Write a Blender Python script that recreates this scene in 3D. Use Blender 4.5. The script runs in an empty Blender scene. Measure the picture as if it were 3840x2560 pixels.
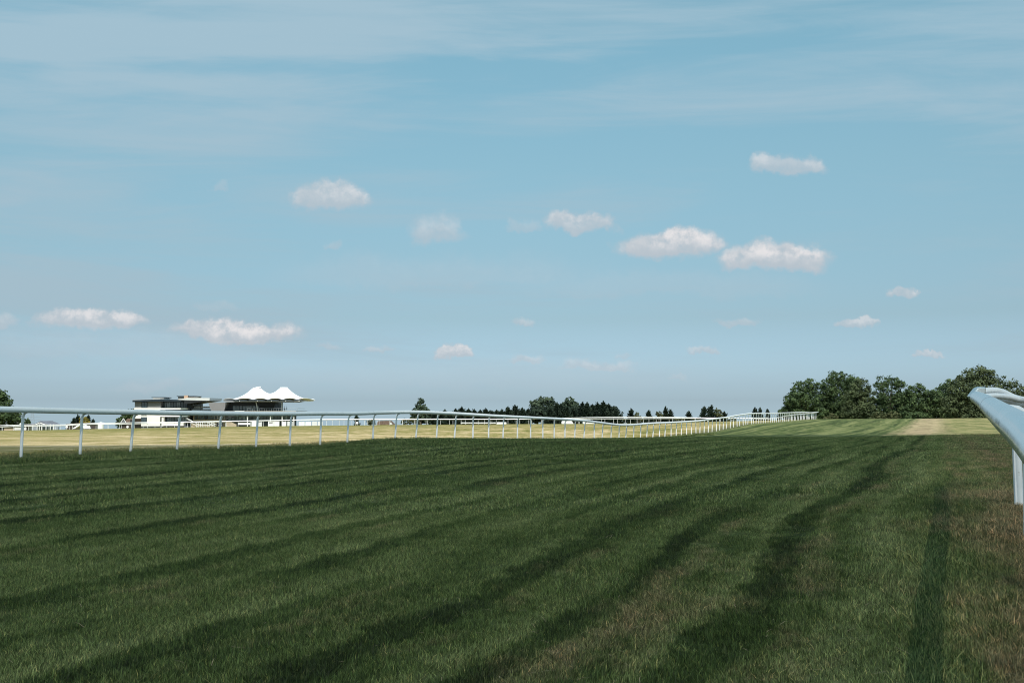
import bpy, math, random
import numpy as np
from math import radians, pi, sin, cos, atan, sqrt

random.seed(7)
rng = np.random.default_rng(11)
C = bpy.context.scene.collection
SC = bpy.context.scene

# ------------------------------------------------------------------ camera
F = 3742.0                       # focal length in pixels of the 3840 px wide photograph
CAMZ = 1.30
PITCH = atan(265 / F)
cam = bpy.data.cameras.new('camera')
cam.sensor_width = 36.0
cam.lens = F / 3840 * 36.0
cam.clip_start = 0.05
cam.clip_end = 20000
camo = bpy.data.objects.new('camera', cam)
camo.location = (0, 0, CAMZ)
camo.rotation_euler = (pi / 2 + PITCH, 0, 0)
C.objects.link(camo)
SC.camera = camo


def P(px, py, Y):
    """the point at depth Y (metres north of the camera) on the sight line of a photograph pixel"""
    u, v = (px - 1920) / F, (1280 - py) / F
    dy = cos(PITCH) - v * sin(PITCH)
    dz = sin(PITCH) + v * cos(PITCH)
    t = Y / dy
    return (u * t, Y, CAMZ + dz * t)


def sky_uv(px, py):
    u, v = (px - 1920) / F, (1280 - py) / F
    dy = cos(PITCH) - v * sin(PITCH)
    dz = sin(PITCH) + v * cos(PITCH)
    return u / dy, dz / dy


# ------------------------------------------------------------------ sun and sky
SUNV = np.array([0.06, -0.95, 1.15])
SUNV /= np.linalg.norm(SUNV)
SUN_EL = math.asin(SUNV[2])
SUN_AZ = math.atan2(SUNV[0], SUNV[1])          # clockwise from north (+Y)
sun = bpy.data.lights.new('sun', 'SUN')
sun.energy = 4.6
sun.angle = radians(0.45)
sun.color = (1.0, 0.955, 0.89)
suno = bpy.data.objects.new('sun', sun)
from mathutils import Vector
suno.rotation_euler = Vector(SUNV).to_track_quat('Z', 'Y').to_euler()
suno.location = (0, -20, 40)
C.objects.link(suno)

SC.view_settings.view_transform = 'Standard'
SC.view_settings.look = 'None'
SC.view_settings.exposure = 0.0
SC.view_settings.gamma = 1.0
SC.view_settings.use_curve_mapping = False
SC.render.engine = 'CYCLES'
SC.cycles.transparent_max_bounces = 12
SC.cycles.max_bounces = 6
SC.cycles.filter_width = 1.05


class NT:
    """short-hand for building node trees"""
    def __init__(self, tree):
        self.t = tree
        self.n = tree.nodes
        self.l = tree.links

    def node(self, kind, **kw):
        n = self.n.new(kind)
        for k, v in kw.items():
            setattr(n, k, v)
        return n

    def put(self, sock, v):
        if v is None:
            return
        if hasattr(v, 'is_output') or isinstance(v, bpy.types.NodeSocket):
            self.l.new(v, sock)
        else:
            sock.default_value = v

    def math(self, op, a, b=None, c=None, clamp=False):
        n = self.node('ShaderNodeMath', operation=op, use_clamp=clamp)
        for i, v in enumerate((a, b, c)):
            self.put(n.inputs[i], v)
        return n.outputs[0]

    def vmath(self, op, a, b=None, scale=None):
        n = self.node('ShaderNodeVectorMath', operation=op)
        self.put(n.inputs[0], a)
        if b is not None:
            self.put(n.inputs[1], b)
        if scale is not None:
            self.put(n.inputs[3], scale)
        return n.outputs['Value'] if op in ('LENGTH', 'DOT_PRODUCT') else n.outputs['Vector']

    def sep(self, v):
        n = self.node('ShaderNodeSeparateXYZ')
        self.put(n.inputs[0], v)
        return n.outputs

    def comb(self, x, y, z=0.0):
        n = self.node('ShaderNodeCombineXYZ')
        for i, v in enumerate((x, y, z)):
            self.put(n.inputs[i], v)
        return n.outputs[0]

    def noise(self, vec, scale=1.0, detail=2.0, rough=0.5, dist=0.0, color=False):
        n = self.node('ShaderNodeTexNoise')
        self.put(n.inputs['Vector'], vec)
        n.inputs['Scale'].default_value = scale
        n.inputs['Detail'].default_value = detail
        n.inputs['Roughness'].default_value = rough
        n.inputs['Distortion'].default_value = dist
        return n.outputs['Color' if color else 'Fac']

    def rng(self, v, a, b, c=0.0, d=1.0, smooth=True):
        n = self.node('ShaderNodeMapRange')
        if smooth:
            n.interpolation_type = 'SMOOTHSTEP'
        n.clamp = True
        self.put(n.inputs[0], v)
        for i, x in enumerate((a, b, c, d)):
            self.put(n.inputs[i + 1], x)
        return n.outputs[0]

    def mix(self, f, a, b, mode='MIX'):
        n = self.node('ShaderNodeMix', data_type='RGBA', blend_type=mode)
        self.put(n.inputs[0], f)
        self.put(n.inputs[6], a if not isinstance(a, tuple) else (*a[:3], 1))
        self.put(n.inputs[7], b if not isinstance(b, tuple) else (*b[:3], 1))
        return n.outputs[2]

    def ramp(self, f, stops, interp='LINEAR'):
        n = self.node('ShaderNodeValToRGB')
        r = n.color_ramp
        r.interpolation = interp
        while len(r.elements) < len(stops):
            r.elements.new(0.5)
        for e, (p, c) in zip(r.elements, stops):
            e.position = p
            e.color = (*c[:3], 1)
        self.put(n.inputs[0], f)
        return n.outputs[0]


world = bpy.data.worlds.new('World')
SC.world = world
world.use_nodes = True
SKY_STRENGTH = 0.1


def build_world():
    w = NT(world.node_tree)
    w.n.clear()
    geo = w.node('ShaderNodeTexCoord').outputs['Generated']
    x, y, z = w.sep(geo)[:]
    zc = w.math('MAXIMUM', z, 0.012)
    skydir = w.comb(x, y, zc)
    sky = w.node('ShaderNodeTexSky')
    sky.sky_type = 'NISHITA'
    sky.sun_disc = False
    sky.sun_elevation = SUN_EL
    sky.sun_rotation = SUN_AZ
    sky.altitude = 200
    sky.air_density = 1.0
    sky.dust_density = 1.2
    sky.ozone_density = 1.6
    w.put(sky.inputs[0], skydir)
    # the film look of the photograph: hazier near the horizon, teal above
    tint = w.ramp(z, SKY_TINT)
    col = w.vmath('SCALE', w.mix(1.0, sky.outputs[0], tint, 'MULTIPLY'), scale=3.0)
    # direction as two slopes: u to the right, v upwards
    yy = w.math('MAXIMUM', y, 0.05)
    u = w.math('DIVIDE', x, yy)
    v = w.math('DIVIDE', z, yy)
    uv = w.comb(u, v, 0)
    # thin cirrus drawn out in long, nearly level bands
    rot = w.comb(w.math('ADD', w.math('MULTIPLY', u, 1.3), w.math('MULTIPLY', v, 0.5)),
                 w.math('MULTIPLY', w.math('ADD', v, w.math('MULTIPLY', w.math('MULTIPLY', u, u), -0.10)), 13.0), 3.1)
    c1 = w.noise(rot, 1.15, 7, 0.55, 0.7)
    c2 = w.noise(w.comb(w.math('MULTIPLY', u, 4.0), w.math('MULTIPLY', v, 30.0), 8.7), 1.0, 6, 0.6, 0.9)
    c3 = w.noise(w.comb(w.math('MULTIPLY', u, 1.4), w.math('MULTIPLY', v, 3.5), 1.7), 1.0, 2, 0.5)
    band = w.math('ADD', w.math('MULTIPLY', c1, 0.58), w.math('ADD', w.math('MULTIPLY', c2, 0.28), w.math('MULTIPLY', c3, 0.30)))
    # one broad veil high up, its lower edge fairly sharp, lifting towards the right
    lowv = w.math('ADD', 0.352, w.math('MULTIPLY', w.math('MAXIMUM', w.math('SUBTRACT', u, 0.06), 0.0), 0.12))
    vw = w.math('ADD', v, w.math('MULTIPLY', w.math('SUBTRACT', c2, 0.5), 0.012))
    veil = w.math('MULTIPLY', w.rng(w.math('SUBTRACT', vw, lowv), 0.0, 0.016), w.rng(w.math('SUBTRACT', vw, lowv), 0.075, 0.03))
    veil = w.math('MULTIPLY', veil, w.rng(u, 0.45, 0.0, 0.07, 0.13))
    band = w.math('ADD', band, veil)
    band = w.math('ADD', band, w.rng(u, -0.5, 0.5, 0.035, -0.055))
    cir = w.rng(band, 0.50, 0.74, 0.0, 0.95)
    cir = w.math('MULTIPLY', cir, w.rng(v, 0.0, 0.10, 0.4, 1.0))
    cirrus_col = w.mix(w.rng(v, 0.0, 0.4), (3.75, 5.05, 5.85), (3.70, 5.32, 6.35))
    col = w.mix(cir, col, cirrus_col)
    # fair-weather cumulus, far away over the horizon
    warp = w.vmath('SUBTRACT', w.noise(uv, 20.0, 6, 0.62, color=True), (0.5, 0.5, 0.5))
    warp2 = w.vmath('SUBTRACT', w.noise(uv, 95.0, 4, 0.6, color=True), (0.5, 0.5, 0.5))
    wuv = w.vmath('ADD', w.vmath('ADD', uv, w.vmath('MULTIPLY', warp, (0.052, 0.034, 0.0))),
                  w.vmath('MULTIPLY', warp2, (0.010, 0.009, 0.0)))
    mask = lit = None
    for (px, py, hw, hh, a) in CLOUDS:
        cu, cv = sky_uv(px, py + hh * 0.45)
        q = w.vmath('SUBTRACT', wuv, (cu, cv, 0))
        q = w.vmath('MULTIPLY', q, (F / (hw * 1.14), F / (hh * 1.6), 0))
        s = w.sep(q)
        sx = w.math('POWER', w.math('ABSOLUTE', s[0]), 1.6)
        low = w.math('MULTIPLY', w.math('MINIMUM', s[1], 0.0), 2.8)
        up = w.math('MAXIMUM', s[1], 0.0)
        r = w.vmath('LENGTH', w.comb(sx, w.math('ADD', up, low)))
        soft = w.rng(s[1], -0.25, 0.25, 0.1, 0.66 if a > 0.65 else 0.25)
        m = w.rng(r, 1.08, soft, 0.0, a)
        l = w.math('MULTIPLY', w.rng(r, 1.02, 0.74, 0.0, a), w.rng(s[1], -0.12, 0.55))
        mask = m if mask is None else w.math('MAXIMUM', mask, m)
        lit = l if lit is None else w.math('MAXIMUM', lit, l)
    det = w.noise(uv, 60.0, 6, 0.65)
    mask = w.math('MULTIPLY', mask, w.rng(det, 0.25, 0.5, 0.8, 1.0))
    lit = w.math('MULTIPLY', lit, w.rng(det, 0.32, 0.62, 0.1, 1.0))
    grey = w.rng(w.noise(uv, 26.0, 4, 0.6), 0.44, 0.60, 0.0, 0.62)      # shaded hollows
    lit = w.math('MULTIPLY', lit, w.math('SUBTRACT', 1.0, grey))
    ccol = w.mix(lit, (4.75, 5.45, 6.05), (7.9, 7.75, 7.85))
    col = w.mix(mask, col, ccol)
    bg = w.node('ShaderNodeBackground')
    w.put(bg.inputs[0], col)
    bg.inputs[1].default_value = SKY_STRENGTH
    out = w.node('ShaderNodeOutputWorld')
    w.l.new(bg.outputs[0], out.inputs[0])


# pixel, pixel, half width, half height, density
CLOUDS = [
    (1232, 735, 138, 52, 0.80), (1637, 850, 105, 66, 0.62), (2163, 830, 135, 44, 0.80), (1965, 858, 60, 24, 0.4),
    (2505, 915, 205, 56, 1.0), (2906, 968, 204, 56, 1.0), (2955, 618, 143, 44, 0.72), (3375, 1097, 55, 24, 0.75),
    (2771, 1193, 85, 18, 0.55), (3203, 1208, 82, 18, 0.7), (3478, 1326, 58, 11, 0.7), (1959, 1208, 36, 14, 0.55),
    (2640, 1319, 52, 14, 0.65), (1698, 1327, 72, 25, 0.9), (1976, 1353, 80, 18, 0.6), (2245, 1371, 150, 24, 0.6),
    (345, 1200, 215, 40, 0.92), (882, 1247, 226, 46, 1.0), (1224, 1291, 65, 18, 0.45), (1420, 1316, 52, 13, 0.5),
    (1257, 922, 34, 20, 0.4), (10, 1208, 70, 30, 0.6), (2547, 1417, 42, 10, 0.35), (833, 706, 33, 18, 0.3),
    (2340, 1335, 30, 14, 0.4), (560, 1440, 130, 26, 0.28), (900, 1450, 120, 22, 0.25), (800, 1150, 90, 20, 0.25),
    (1650, 1010, 620, 75, 0.24), (2500, 1060, 600, 60, 0.20), (500, 1290, 620, 70, 0.24), (1800, 1400, 900, 60, 0.18),
]
SKY_TINT = [(0.004, (0.300, 0.392, 0.538)), (0.0253, (0.258, 0.331, 0.458)), (0.0919, (0.268, 0.304, 0.316)), (0.158, (0.332, 0.380, 0.341)),
            (0.2353, (0.408, 0.478, 0.392)), (0.3445, (0.484, 0.606, 0.474)), (0.3897, (0.508, 0.640, 0.489))]
build_world()

# ------------------------------------------------------------------ object helpers


def link(o, parent=None):
    C.objects.link(o)
    if parent is not None:
        o.parent = parent
    return o


def thing(name, label, cat, loc=(0, 0, 0), group=None):
    o = bpy.data.objects.new(name, None)
    o.empty_display_size = 0.3
    o.location = loc
    o['label'] = label
    o['category'] = cat
    if group:
        o['group'] = group
    return link(o)


class MB:
    def __init__(self):
        self.v, self.f = [], []

    def add(self, vs, fs):
        b = len(self.v)
        self.v.extend([tuple(map(float, q)) for q in vs])
        self.f.extend([tuple(b + i for i in q) for q in fs])
        return self

    def box(self, x0, x1, y0, y1, z0, z1):
        vs = [(x0, y0, z0), (x1, y0, z0), (x1, y1, z0), (x0, y1, z0), (x0, y0, z1), (x1, y0, z1), (x1, y1, z1), (x0, y1, z1)]
        return self.add(vs, [(0, 3, 2, 1), (4, 5, 6, 7), (0, 1, 5, 4), (1, 2, 6, 5), (2, 3, 7, 6), (3, 0, 4, 7)])

    def prism(self, pts, y0, y1):
        """polygon of (x, z) points extruded from y0 to y1"""
        n = len(pts)
        vs = [(a, y0, b) for a, b in pts] + [(a, y1, b) for a, b in pts]
        fs = [tuple(range(n)), tuple(range(2 * n - 1, n - 1, -1))]
        fs += [(i, i + n, (i + 1) % n + n, (i + 1) % n) for i in range(n)]
        return self.add(vs, fs)

    def tube(self, path, r, n=8, caps=True):
        path = [np.array(p, float) for p in path]
        rs = r if isinstance(r, (list, tuple, np.ndarray)) else [r] * len(path)
        vs, fs = [], []
        for i, p in enumerate(path):
            a = path[max(0, i - 1)]
            b = path[min(len(path) - 1, i + 1)]
            d = b - a
            d /= (np.linalg.norm(d) + 1e-9)
            ref = np.array([0, 0, 1.0]) if abs(d[2]) < 0.9 else np.array([0, 1.0, 0])
            s = np.cross(d, ref)
            s /= np.linalg.norm(s)
            t = np.cross(s, d)
            for k in range(n):
                an = 2 * pi * k / n
                vs.append(p + rs[i] * (s * cos(an) + t * sin(an)))
        m = len(path)
        for i in range(m - 1):
            for k in range(n):
                fs.append((i * n + k, i * n + (k + 1) % n, (i + 1) * n + (k + 1) % n, (i + 1) * n + k))
        if caps:
            fs.append(tuple(range(n - 1, -1, -1)))
            fs.append(tuple((m - 1) * n + k for k in range(n)))
        return self.add(vs, fs)

    def mesh(self, name, mat, smooth=False):
        me = bpy.data.meshes.new(name)
        me.from_pydata(self.v, [], self.f)
        me.materials.append(mat)
        if smooth:
            me.polygons.foreach_set('use_smooth', [True] * len(me.polygons))
        me.update()
        return me

    def build(self, name, mat, parent=None, smooth=False, loc=None):
        """links the shapes as one mesh; world coordinates unless loc is given"""
        if parent is not None and loc is None:
            px, py, pz = parent_loc(parent)
            self.v = [(a - px, b - py, c - pz) for a, b, c in self.v]
        o = bpy.data.objects.new(name, self.mesh(name, mat, smooth))
        if loc is not None:
            o.location = loc
        return link(o, parent)


def parent_loc(p):
    x = y = z = 0.0
    while p is not None:
        x, y, z = x + p.location[0], y + p.location[1], z + p.location[2]
        p = p.parent
    return x, y, z


def fast_mesh(name, verts, quads, mat, attr=None, smooth=False):
    """mesh from numpy arrays; quads or triangles of equal size"""
    me = bpy.data.meshes.new(name)
    nv, nf, k = len(verts), len(quads), quads.shape[1]
    me.vertices.add(nv)
    me.vertices.foreach_set('co', verts.astype(np.float32).ravel())
    me.loops.add(nf * k)
    me.loops.foreach_set('vertex_index', quads.astype(np.int32).ravel())
    me.polygons.add(nf)
    me.polygons.foreach_set('loop_start', np.arange(0, nf * k, k, dtype=np.int32))
    me.polygons.foreach_set('loop_total', np.full(nf, k, dtype=np.int32))
    if smooth:
        me.polygons.foreach_set('use_smooth', np.ones(nf, dtype=bool))
    me.update(calc_edges=True)
    if attr is not None:
        a = me.attributes.new('tint', 'FLOAT', 'POINT')
        a.data.foreach_set('value', attr.astype(np.float32))
    me.materials.append(mat)
    return me


# ------------------------------------------------------------------ materials


def mat_new(name):
    m = bpy.data.materials.new(name)
    m.use_nodes = True
    t = NT(m.node_tree)
    t.n.clear()
    out = t.node('ShaderNodeOutputMaterial')
    b = t.node('ShaderNodeBsdfPrincipled')
    t.l.new(b.outputs[0], out.inputs[0])
    return m, t, b, out


def paint(name, col, rough=0.6, var=0.12, scale=3.0, spec=0.4, dirt=None, bump=0.0):
    m, t, b, _ = mat_new(name)
    pos = t.node('ShaderNodeNewGeometry').outputs['Position']
    n1 = t.noise(pos, scale, 5, 0.6)
    f = t.rng(n1, 0.3, 0.7, 0, 1)
    c = t.mix(f, tuple(x * (1 - var) for x in col), tuple(min(0.95, x * (1 + var * 0.5)) for x in col))
    if dirt:
        d = t.rng(t.noise(pos, scale * 4, 6, 0.7), 0.6, 0.72, 0, 0.6)
        c = t.mix(d, c, dirt)
    t.put(b.inputs['Base Color'], c)
    t.put(b.inputs['Roughness'], t.rng(n1, 0.2, 0.8, rough * 0.85, min(1, rough * 1.15)))
    b.inputs['Specular IOR Level'].default_value = spec
    if bump:
        bp = t.node('ShaderNodeBump')
        bp.inputs['Strength'].default_value = bump
        bp.inputs['Distance'].default_value = 0.01
        t.put(bp.inputs['Height'], n1)
        t.put(b.inputs['Normal'], bp.outputs[0])
    return m


def turf_colour_group():
    """turf colour from the place on the ground: mower bands, dry streaks, the parched infield"""
    g = bpy.data.node_groups.new('turf_colour', 'ShaderNodeTree')
    g.interface.new_socket('Color', in_out='OUTPUT', socket_type='NodeSocketColor')
    g.interface.new_socket('Dry', in_out='OUTPUT', socket_type='NodeSocketFloat')
    t = NT(g)
    pos = t.node('ShaderNodeNewGeometry').outputs['Position']
    x, y, z = t.sep(pos)[:]
    ux, uy = 0.9190, 0.3942
    u0 = t.math('SUBTRACT', t.math('MULTIPLY', x, ux), t.math('MULTIPLY', y, uy))
    w0 = t.math('ADD', t.math('MULTIPLY', x, uy), t.math('MULTIPLY', y, ux))
    wob = t.math('MULTIPLY', t.math('SUBTRACT', t.noise(t.comb(t.math('MULTIPLY', w0, 0.14), t.math('MULTIPLY', u0, 0.35), 0), 1.0, 2), 0.5), 1.0)
    u = t.math('ADD', u0, wob)
    jag = t.math('MULTIPLY', t.math('SUBTRACT', t.noise(pos, 2.6, 5, 0.75), 0.5), 0.75)
    uj = t.math('ADD', u, jag)
    # mower swaths 0.93 m wide: a dark seam where two meet, a paler shoulder beside it
    ph = t.math('ADD', t.math('DIVIDE', uj, 0.93), 1.15)
    fr = t.math('FRACT', ph)
    dd = t.math('SUBTRACT', 0.5, t.math('ABSOLUTE', t.math('SUBTRACT', fr, 0.5)))
    lane_no = t.math('FLOOR', t.math('ADD', ph, 0.5))
    vary = t.noise(t.comb(t.math('MULTIPLY', lane_no, 3.7), t.math('MULTIPLY', w0, 0.16), 1.0), 1.0, 3, 0.55)
    vary = t.math('MAXIMUM', t.rng(vary, 0.34, 0.62, 0.22, 0.95), t.rng(t.math('ABSOLUTE', ph), 0.45, 0.5, 1.0, 0.0))
    seam = t.math('MULTIPLY', t.math('MULTIPLY', t.rng(dd, 0.12, 0.23, 1.0, 0.0), vary), t.rng(u0, -0.75, -0.5, 1.0, 0.0))
    pale = t.math('MULTIPLY', t.math('MULTIPLY', t.rng(fr, 0.45, 0.78), t.rng(fr, 0.80, 0.92, 1.0, 0.0)), vary)
    hay = t.math('MULTIPLY', t.math('MULTIPLY', t.rng(fr, 0.14, 0.26), t.rng(fr, 0.30, 0.5, 1.0, 0.0)), vary)
    b1 = t.noise(t.comb(t.math('MULTIPLY', uj, 1.3), t.math('MULTIPLY', w0, 0.05), 2.0), 1.0, 2, 0.45)
    b2 = t.noise(t.comb(t.math('MULTIPLY', uj, 4.2), t.math('MULTIPLY', w0, 0.22), 5.0), 1.0, 3, 0.6)
    pat = t.noise(pos, 0.9, 4, 0.6)
    fine = t.noise(pos, 11.0, 4, 0.75)
    grain = t.noise(t.comb(t.math('MULTIPLY', x, 1.0), t.math('MULTIPLY', y, 0.35), 0), 2.2, 5, 0.7)
    s = t.math('ADD', t.math('MULTIPLY', b1, 0.30), t.math('ADD', t.math('MULTIPLY', b2, 0.25), t.math('ADD', t.math('MULTIPLY', pat, 0.25), t.math('MULTIPLY', fine, 0.24))))
    s = t.math('ADD', t.math('SUBTRACT', s, t.math('MULTIPLY', seam, 0.115)), t.math('MULTIPLY', pale, 0.065))
    tone = t.noise(t.comb(t.math('MULTIPLY', lane_no, 5.3), t.math('MULTIPLY', w0, 0.03), 6.0), 1.0, 1, 0.5)
    s = t.math('ADD', s, t.math('MULTIPLY', t.math('SUBTRACT', tone, 0.5), 0.13))  # lean of the mown blades painted as lighter and darker lanes
    s = t.math('ADD', s, 0.016)
    green = t.ramp(s, [(0.36, (0.030, 0.044, 0.014)), (0.45, (0.062, 0.090, 0.027)), (0.54, (0.113, 0.143, 0.050)), (0.66, (0.205, 0.225, 0.10))])  # lush green, set darker still to deepen the cloud's shade
    # dry stalks: a few by the seams, many on the bank under the near rail
    side = t.rng(u, -3.5, -0.5, 0.0, 0.05)
    edge = t.math('MULTIPLY', t.rng(uj, -0.1, 0.7, 0.0, 0.27), t.rng(y, 6.0, 15.0, 1.0, 0.38))
    bare = t.math('MULTIPLY', t.rng(t.math('ABSOLUTE', t.math('ADD', t.math('ADD', u, t.math('MULTIPLY', t.math('SUBTRACT', pat, 0.5), 4.0)), 1.6)), 0.7, 2.8, 0.27, 0.0), t.rng(y, 55.0, 80.0))
    dn = t.math('ADD', t.math('MULTIPLY', t.noise(t.comb(t.math('MULTIPLY', u, 1.3), t.math('MULTIPLY', w0, 0.6), 9.0), 1.0, 4, 0.65), 0.65), t.math('MULTIPLY', fine, 0.35))
    dn = t.math('ADD', dn, t.math('MULTIPLY', hay, 0.09))
    worn = t.math('MULTIPLY', t.rng(t.math('ABSOLUTE', t.math('ADD', uj, 1.6)), 0.1, 0.5, 0.09, 0.0), t.rng(w0, 5.0, 10.0, 1.0, 0.0))
    dn = t.math('ADD', dn, worn)
    dry = t.rng(t.math('ADD', dn, t.math('ADD', side, t.math('ADD', edge, bare))), 0.55, 0.80, 0.0, 0.8)
    c = t.mix(dry, green, t.mix(fine, (0.15, 0.100, 0.056), (0.38, 0.28, 0.175)))
    # far stretch of the course: paler turf, sharper bands
    # blotches seen at a grazing angle: long in depth so that they still show
    mott = t.noise(t.comb(t.math('MULTIPLY', x, 0.8), t.math('MULTIPLY', t.math('ADD', y, t.math('MULTIPLY', x, 0.25)), 0.22), 4.0), 1.0, 5, 0.8)
    fb = t.math('SUBTRACT', t.noise(t.comb(t.math('MULTIPLY', u, 0.95), t.math('MULTIPLY', w0, 0.018), 7.0), 1.0, 4, 0.65), t.math('MULTIPLY', seam, 0.06))
    ujf = t.math('ADD', u, t.math('MULTIPLY', t.math('SUBTRACT', mott, 0.5), 2.6))
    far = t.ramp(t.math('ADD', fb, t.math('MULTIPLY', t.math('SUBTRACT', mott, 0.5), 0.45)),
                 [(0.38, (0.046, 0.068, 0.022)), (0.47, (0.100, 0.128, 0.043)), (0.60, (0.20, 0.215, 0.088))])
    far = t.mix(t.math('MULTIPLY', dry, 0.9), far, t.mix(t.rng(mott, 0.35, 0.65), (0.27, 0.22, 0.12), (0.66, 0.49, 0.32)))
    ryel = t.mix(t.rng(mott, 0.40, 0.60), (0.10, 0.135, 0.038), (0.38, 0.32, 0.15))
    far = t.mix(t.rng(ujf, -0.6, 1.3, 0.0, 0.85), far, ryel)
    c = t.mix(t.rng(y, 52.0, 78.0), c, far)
    # infield beyond the running rail: parched, with green blotches
    st = t.noise(t.comb(t.math('MULTIPLY', x, 0.11), t.math('MULTIPLY', y, 0.16), 0), 1.0, 5, 0.62, 0.6)
    st2 = t.noise(t.comb(t.math('MULTIPLY', u, 0.5), t.math('MULTIPLY', w0, 0.03), 3.0), 1.0, 4, 0.6)
    fs = t.math('ADD', t.math('MULTIPLY', st, 0.40), t.math('ADD', t.math('MULTIPLY', st2, 0.15), t.math('MULTIPLY', mott, 0.45)))
    fs = t.math('ADD', fs, t.rng(y, 50.0, 190.0, 0.035, -0.05))
    field = t.ramp(fs, [(0.40, (0.13, 0.135, 0.036)), (0.47, (0.25, 0.225, 0.072)), (0.53, (0.40, 0.315, 0.150)), (0.60, (0.61, 0.48, 0.285))])
    inf = t.math('ADD', u0, t.math('MULTIPLY', t.math('SUBTRACT', pat, 0.5), 3.0))
    fr = t.rng(inf, -19.4, -22.6, 0.0, 1.0)
    fringe = t.mix(t.rng(grain, 0.35, 0.65), (0.10, 0.125, 0.045), (0.25, 0.205, 0.105))
    c = t.mix(t.rng(inf, -18.6, -19.6), c, fringe)
    c = t.mix(fr, c, field)
    # rough strip of uncut grass right under the rail
    out = t.node('NodeGroupOutput')
    t.put(out.inputs[0], c)
    t.put(out.inputs[1], dry)
    return g


TURF = turf_colour_group()


def turf_material():
    m, t, b, out = mat_new('turf')
    g = t.node('ShaderNodeGroup')
    g.node_tree = TURF
    pos = t.node('ShaderNodeNewGeometry').outputs['Position']
    f1 = t.noise(pos, 14.0, 5, 0.75)
    x, y, z = t.sep(pos)[:]
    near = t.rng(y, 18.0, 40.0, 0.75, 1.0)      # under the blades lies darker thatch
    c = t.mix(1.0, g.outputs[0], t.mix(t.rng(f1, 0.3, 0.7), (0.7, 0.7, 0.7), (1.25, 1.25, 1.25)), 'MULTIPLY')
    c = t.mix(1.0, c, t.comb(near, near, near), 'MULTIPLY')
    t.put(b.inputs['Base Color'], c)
    b.inputs['Roughness'].default_value = 0.95
    b.inputs['Specular IOR Level'].default_value = 0.1
    bp = t.node('ShaderNodeBump')
    bp.inputs['Strength'].default_value = 0.9
    bp.inputs['Distance'].default_value = 0.05
    h = t.math('ADD', t.noise(pos, 9.0, 5, 0.7), t.math('MULTIPLY', t.noise(pos, 1.6, 3, 0.6), 1.5))
    t.put(bp.inputs['Height'], h)
    t.put(b.inputs['Normal'], bp.outputs[0])
    return m


def blade_material():
    m, t, b, out = mat_new('grass_blades')
    g = t.node('ShaderNodeGroup')
    g.node_tree = TURF
    a = t.node('ShaderNodeAttribute')
    a.attribute_name = 'tint'
    tv = a.outputs['Fac']
    k = t.ramp(tv, [(0.0, (0.22, 0.25, 0.21)), (0.42, (0.88, 0.95, 0.80)), (0.78, (2.6, 2.65, 2.45)), (0.87, (3.5, 3.3, 3.2)), (0.9, (3.6, 2.8, 2.6)), (1.0, (4.6, 3.5, 3.2))])
    c = t.mix(1.0, g.outputs[0], k, 'MULTIPLY')
    t.put(b.inputs['Base Color'], c)
    b.inputs['Roughness'].default_value = 0.55
    b.inputs['Specular IOR Level'].default_value = 0.35
    tr = t.node('ShaderNodeBsdfTranslucent')
    t.put(tr.inputs[0], c)
    mx = t.node('ShaderNodeMixShader')
    mx.inputs[0].default_value = 0.3
    t.l.new(b.outputs[0], mx.inputs[1])
    t.l.new(tr.outputs[0], mx.inputs[2])
    t.l.new(mx.outputs[0], out.inputs[0])
    return m


def foliage(name, dark, light, scale=0.7):
    m, t, b, out = mat_new(name)
    a = t.node('ShaderNodeAttribute')
    a.attribute_name = 'tint'
    pos = t.node('ShaderNodeNewGeometry').outputs['Position']
    n = t.noise(pos, scale, 3, 0.6)
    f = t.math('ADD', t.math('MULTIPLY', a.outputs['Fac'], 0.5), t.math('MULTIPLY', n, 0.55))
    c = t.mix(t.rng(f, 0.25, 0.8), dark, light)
    t.put(b.inputs['Base Color'], c)
    b.inputs['Roughness'].default_value = 0.7
    b.inputs['Specular IOR Level'].default_value = 0.25
    tr = t.node('ShaderNodeBsdfTranslucent')
    t.put(tr.inputs[0], c)
    mx = t.node('ShaderNodeMixShader')
    mx.inputs[0].default_value = 0.25
    t.l.new(b.outputs[0], mx.inputs[1])
    t.l.new(tr.outputs[0], mx.inputs[2])
    t.l.new(mx.outputs[0], out.inputs[0])
    return m


def near_rail_material():
    """white plastic with faint scuffs, part metallic so that it mirrors sky and turf"""
    m, t, b, _ = mat_new('weathered_rail_plastic')
    pos = t.node('ShaderNodeNewGeometry').outputs['Position']
    n = t.noise(pos, 2.0, 5, 0.6)
    sc = t.noise(pos, 28.0, 6, 0.8, 1.5)
    c = t.mix(t.rng(n, 0.3, 0.7), (0.72, 0.73, 0.73), (0.82, 0.82, 0.82))
    c = t.mix(t.rng(sc, 0.64, 0.72, 0, 0.45), c, (0.30, 0.33, 0.34))
    t.put(b.inputs['Base Color'], c)
    t.put(b.inputs['Roughness'], t.rng(n, 0.3, 0.7, 0.17, 0.28))
    b.inputs['Metallic'].default_value = 0.8
    b.inputs['Specular IOR Level'].default_value = 0.6
    bp = t.node('ShaderNodeBump')
    bp.inputs['Strength'].default_value = 0.12
    bp.inputs['Distance'].default_value = 0.003
    t.put(bp.inputs['Height'], t.noise(pos, 1.6, 2, 0.5))
    t.put(b.inputs['Normal'], bp.outputs[0])
    return m


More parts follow.
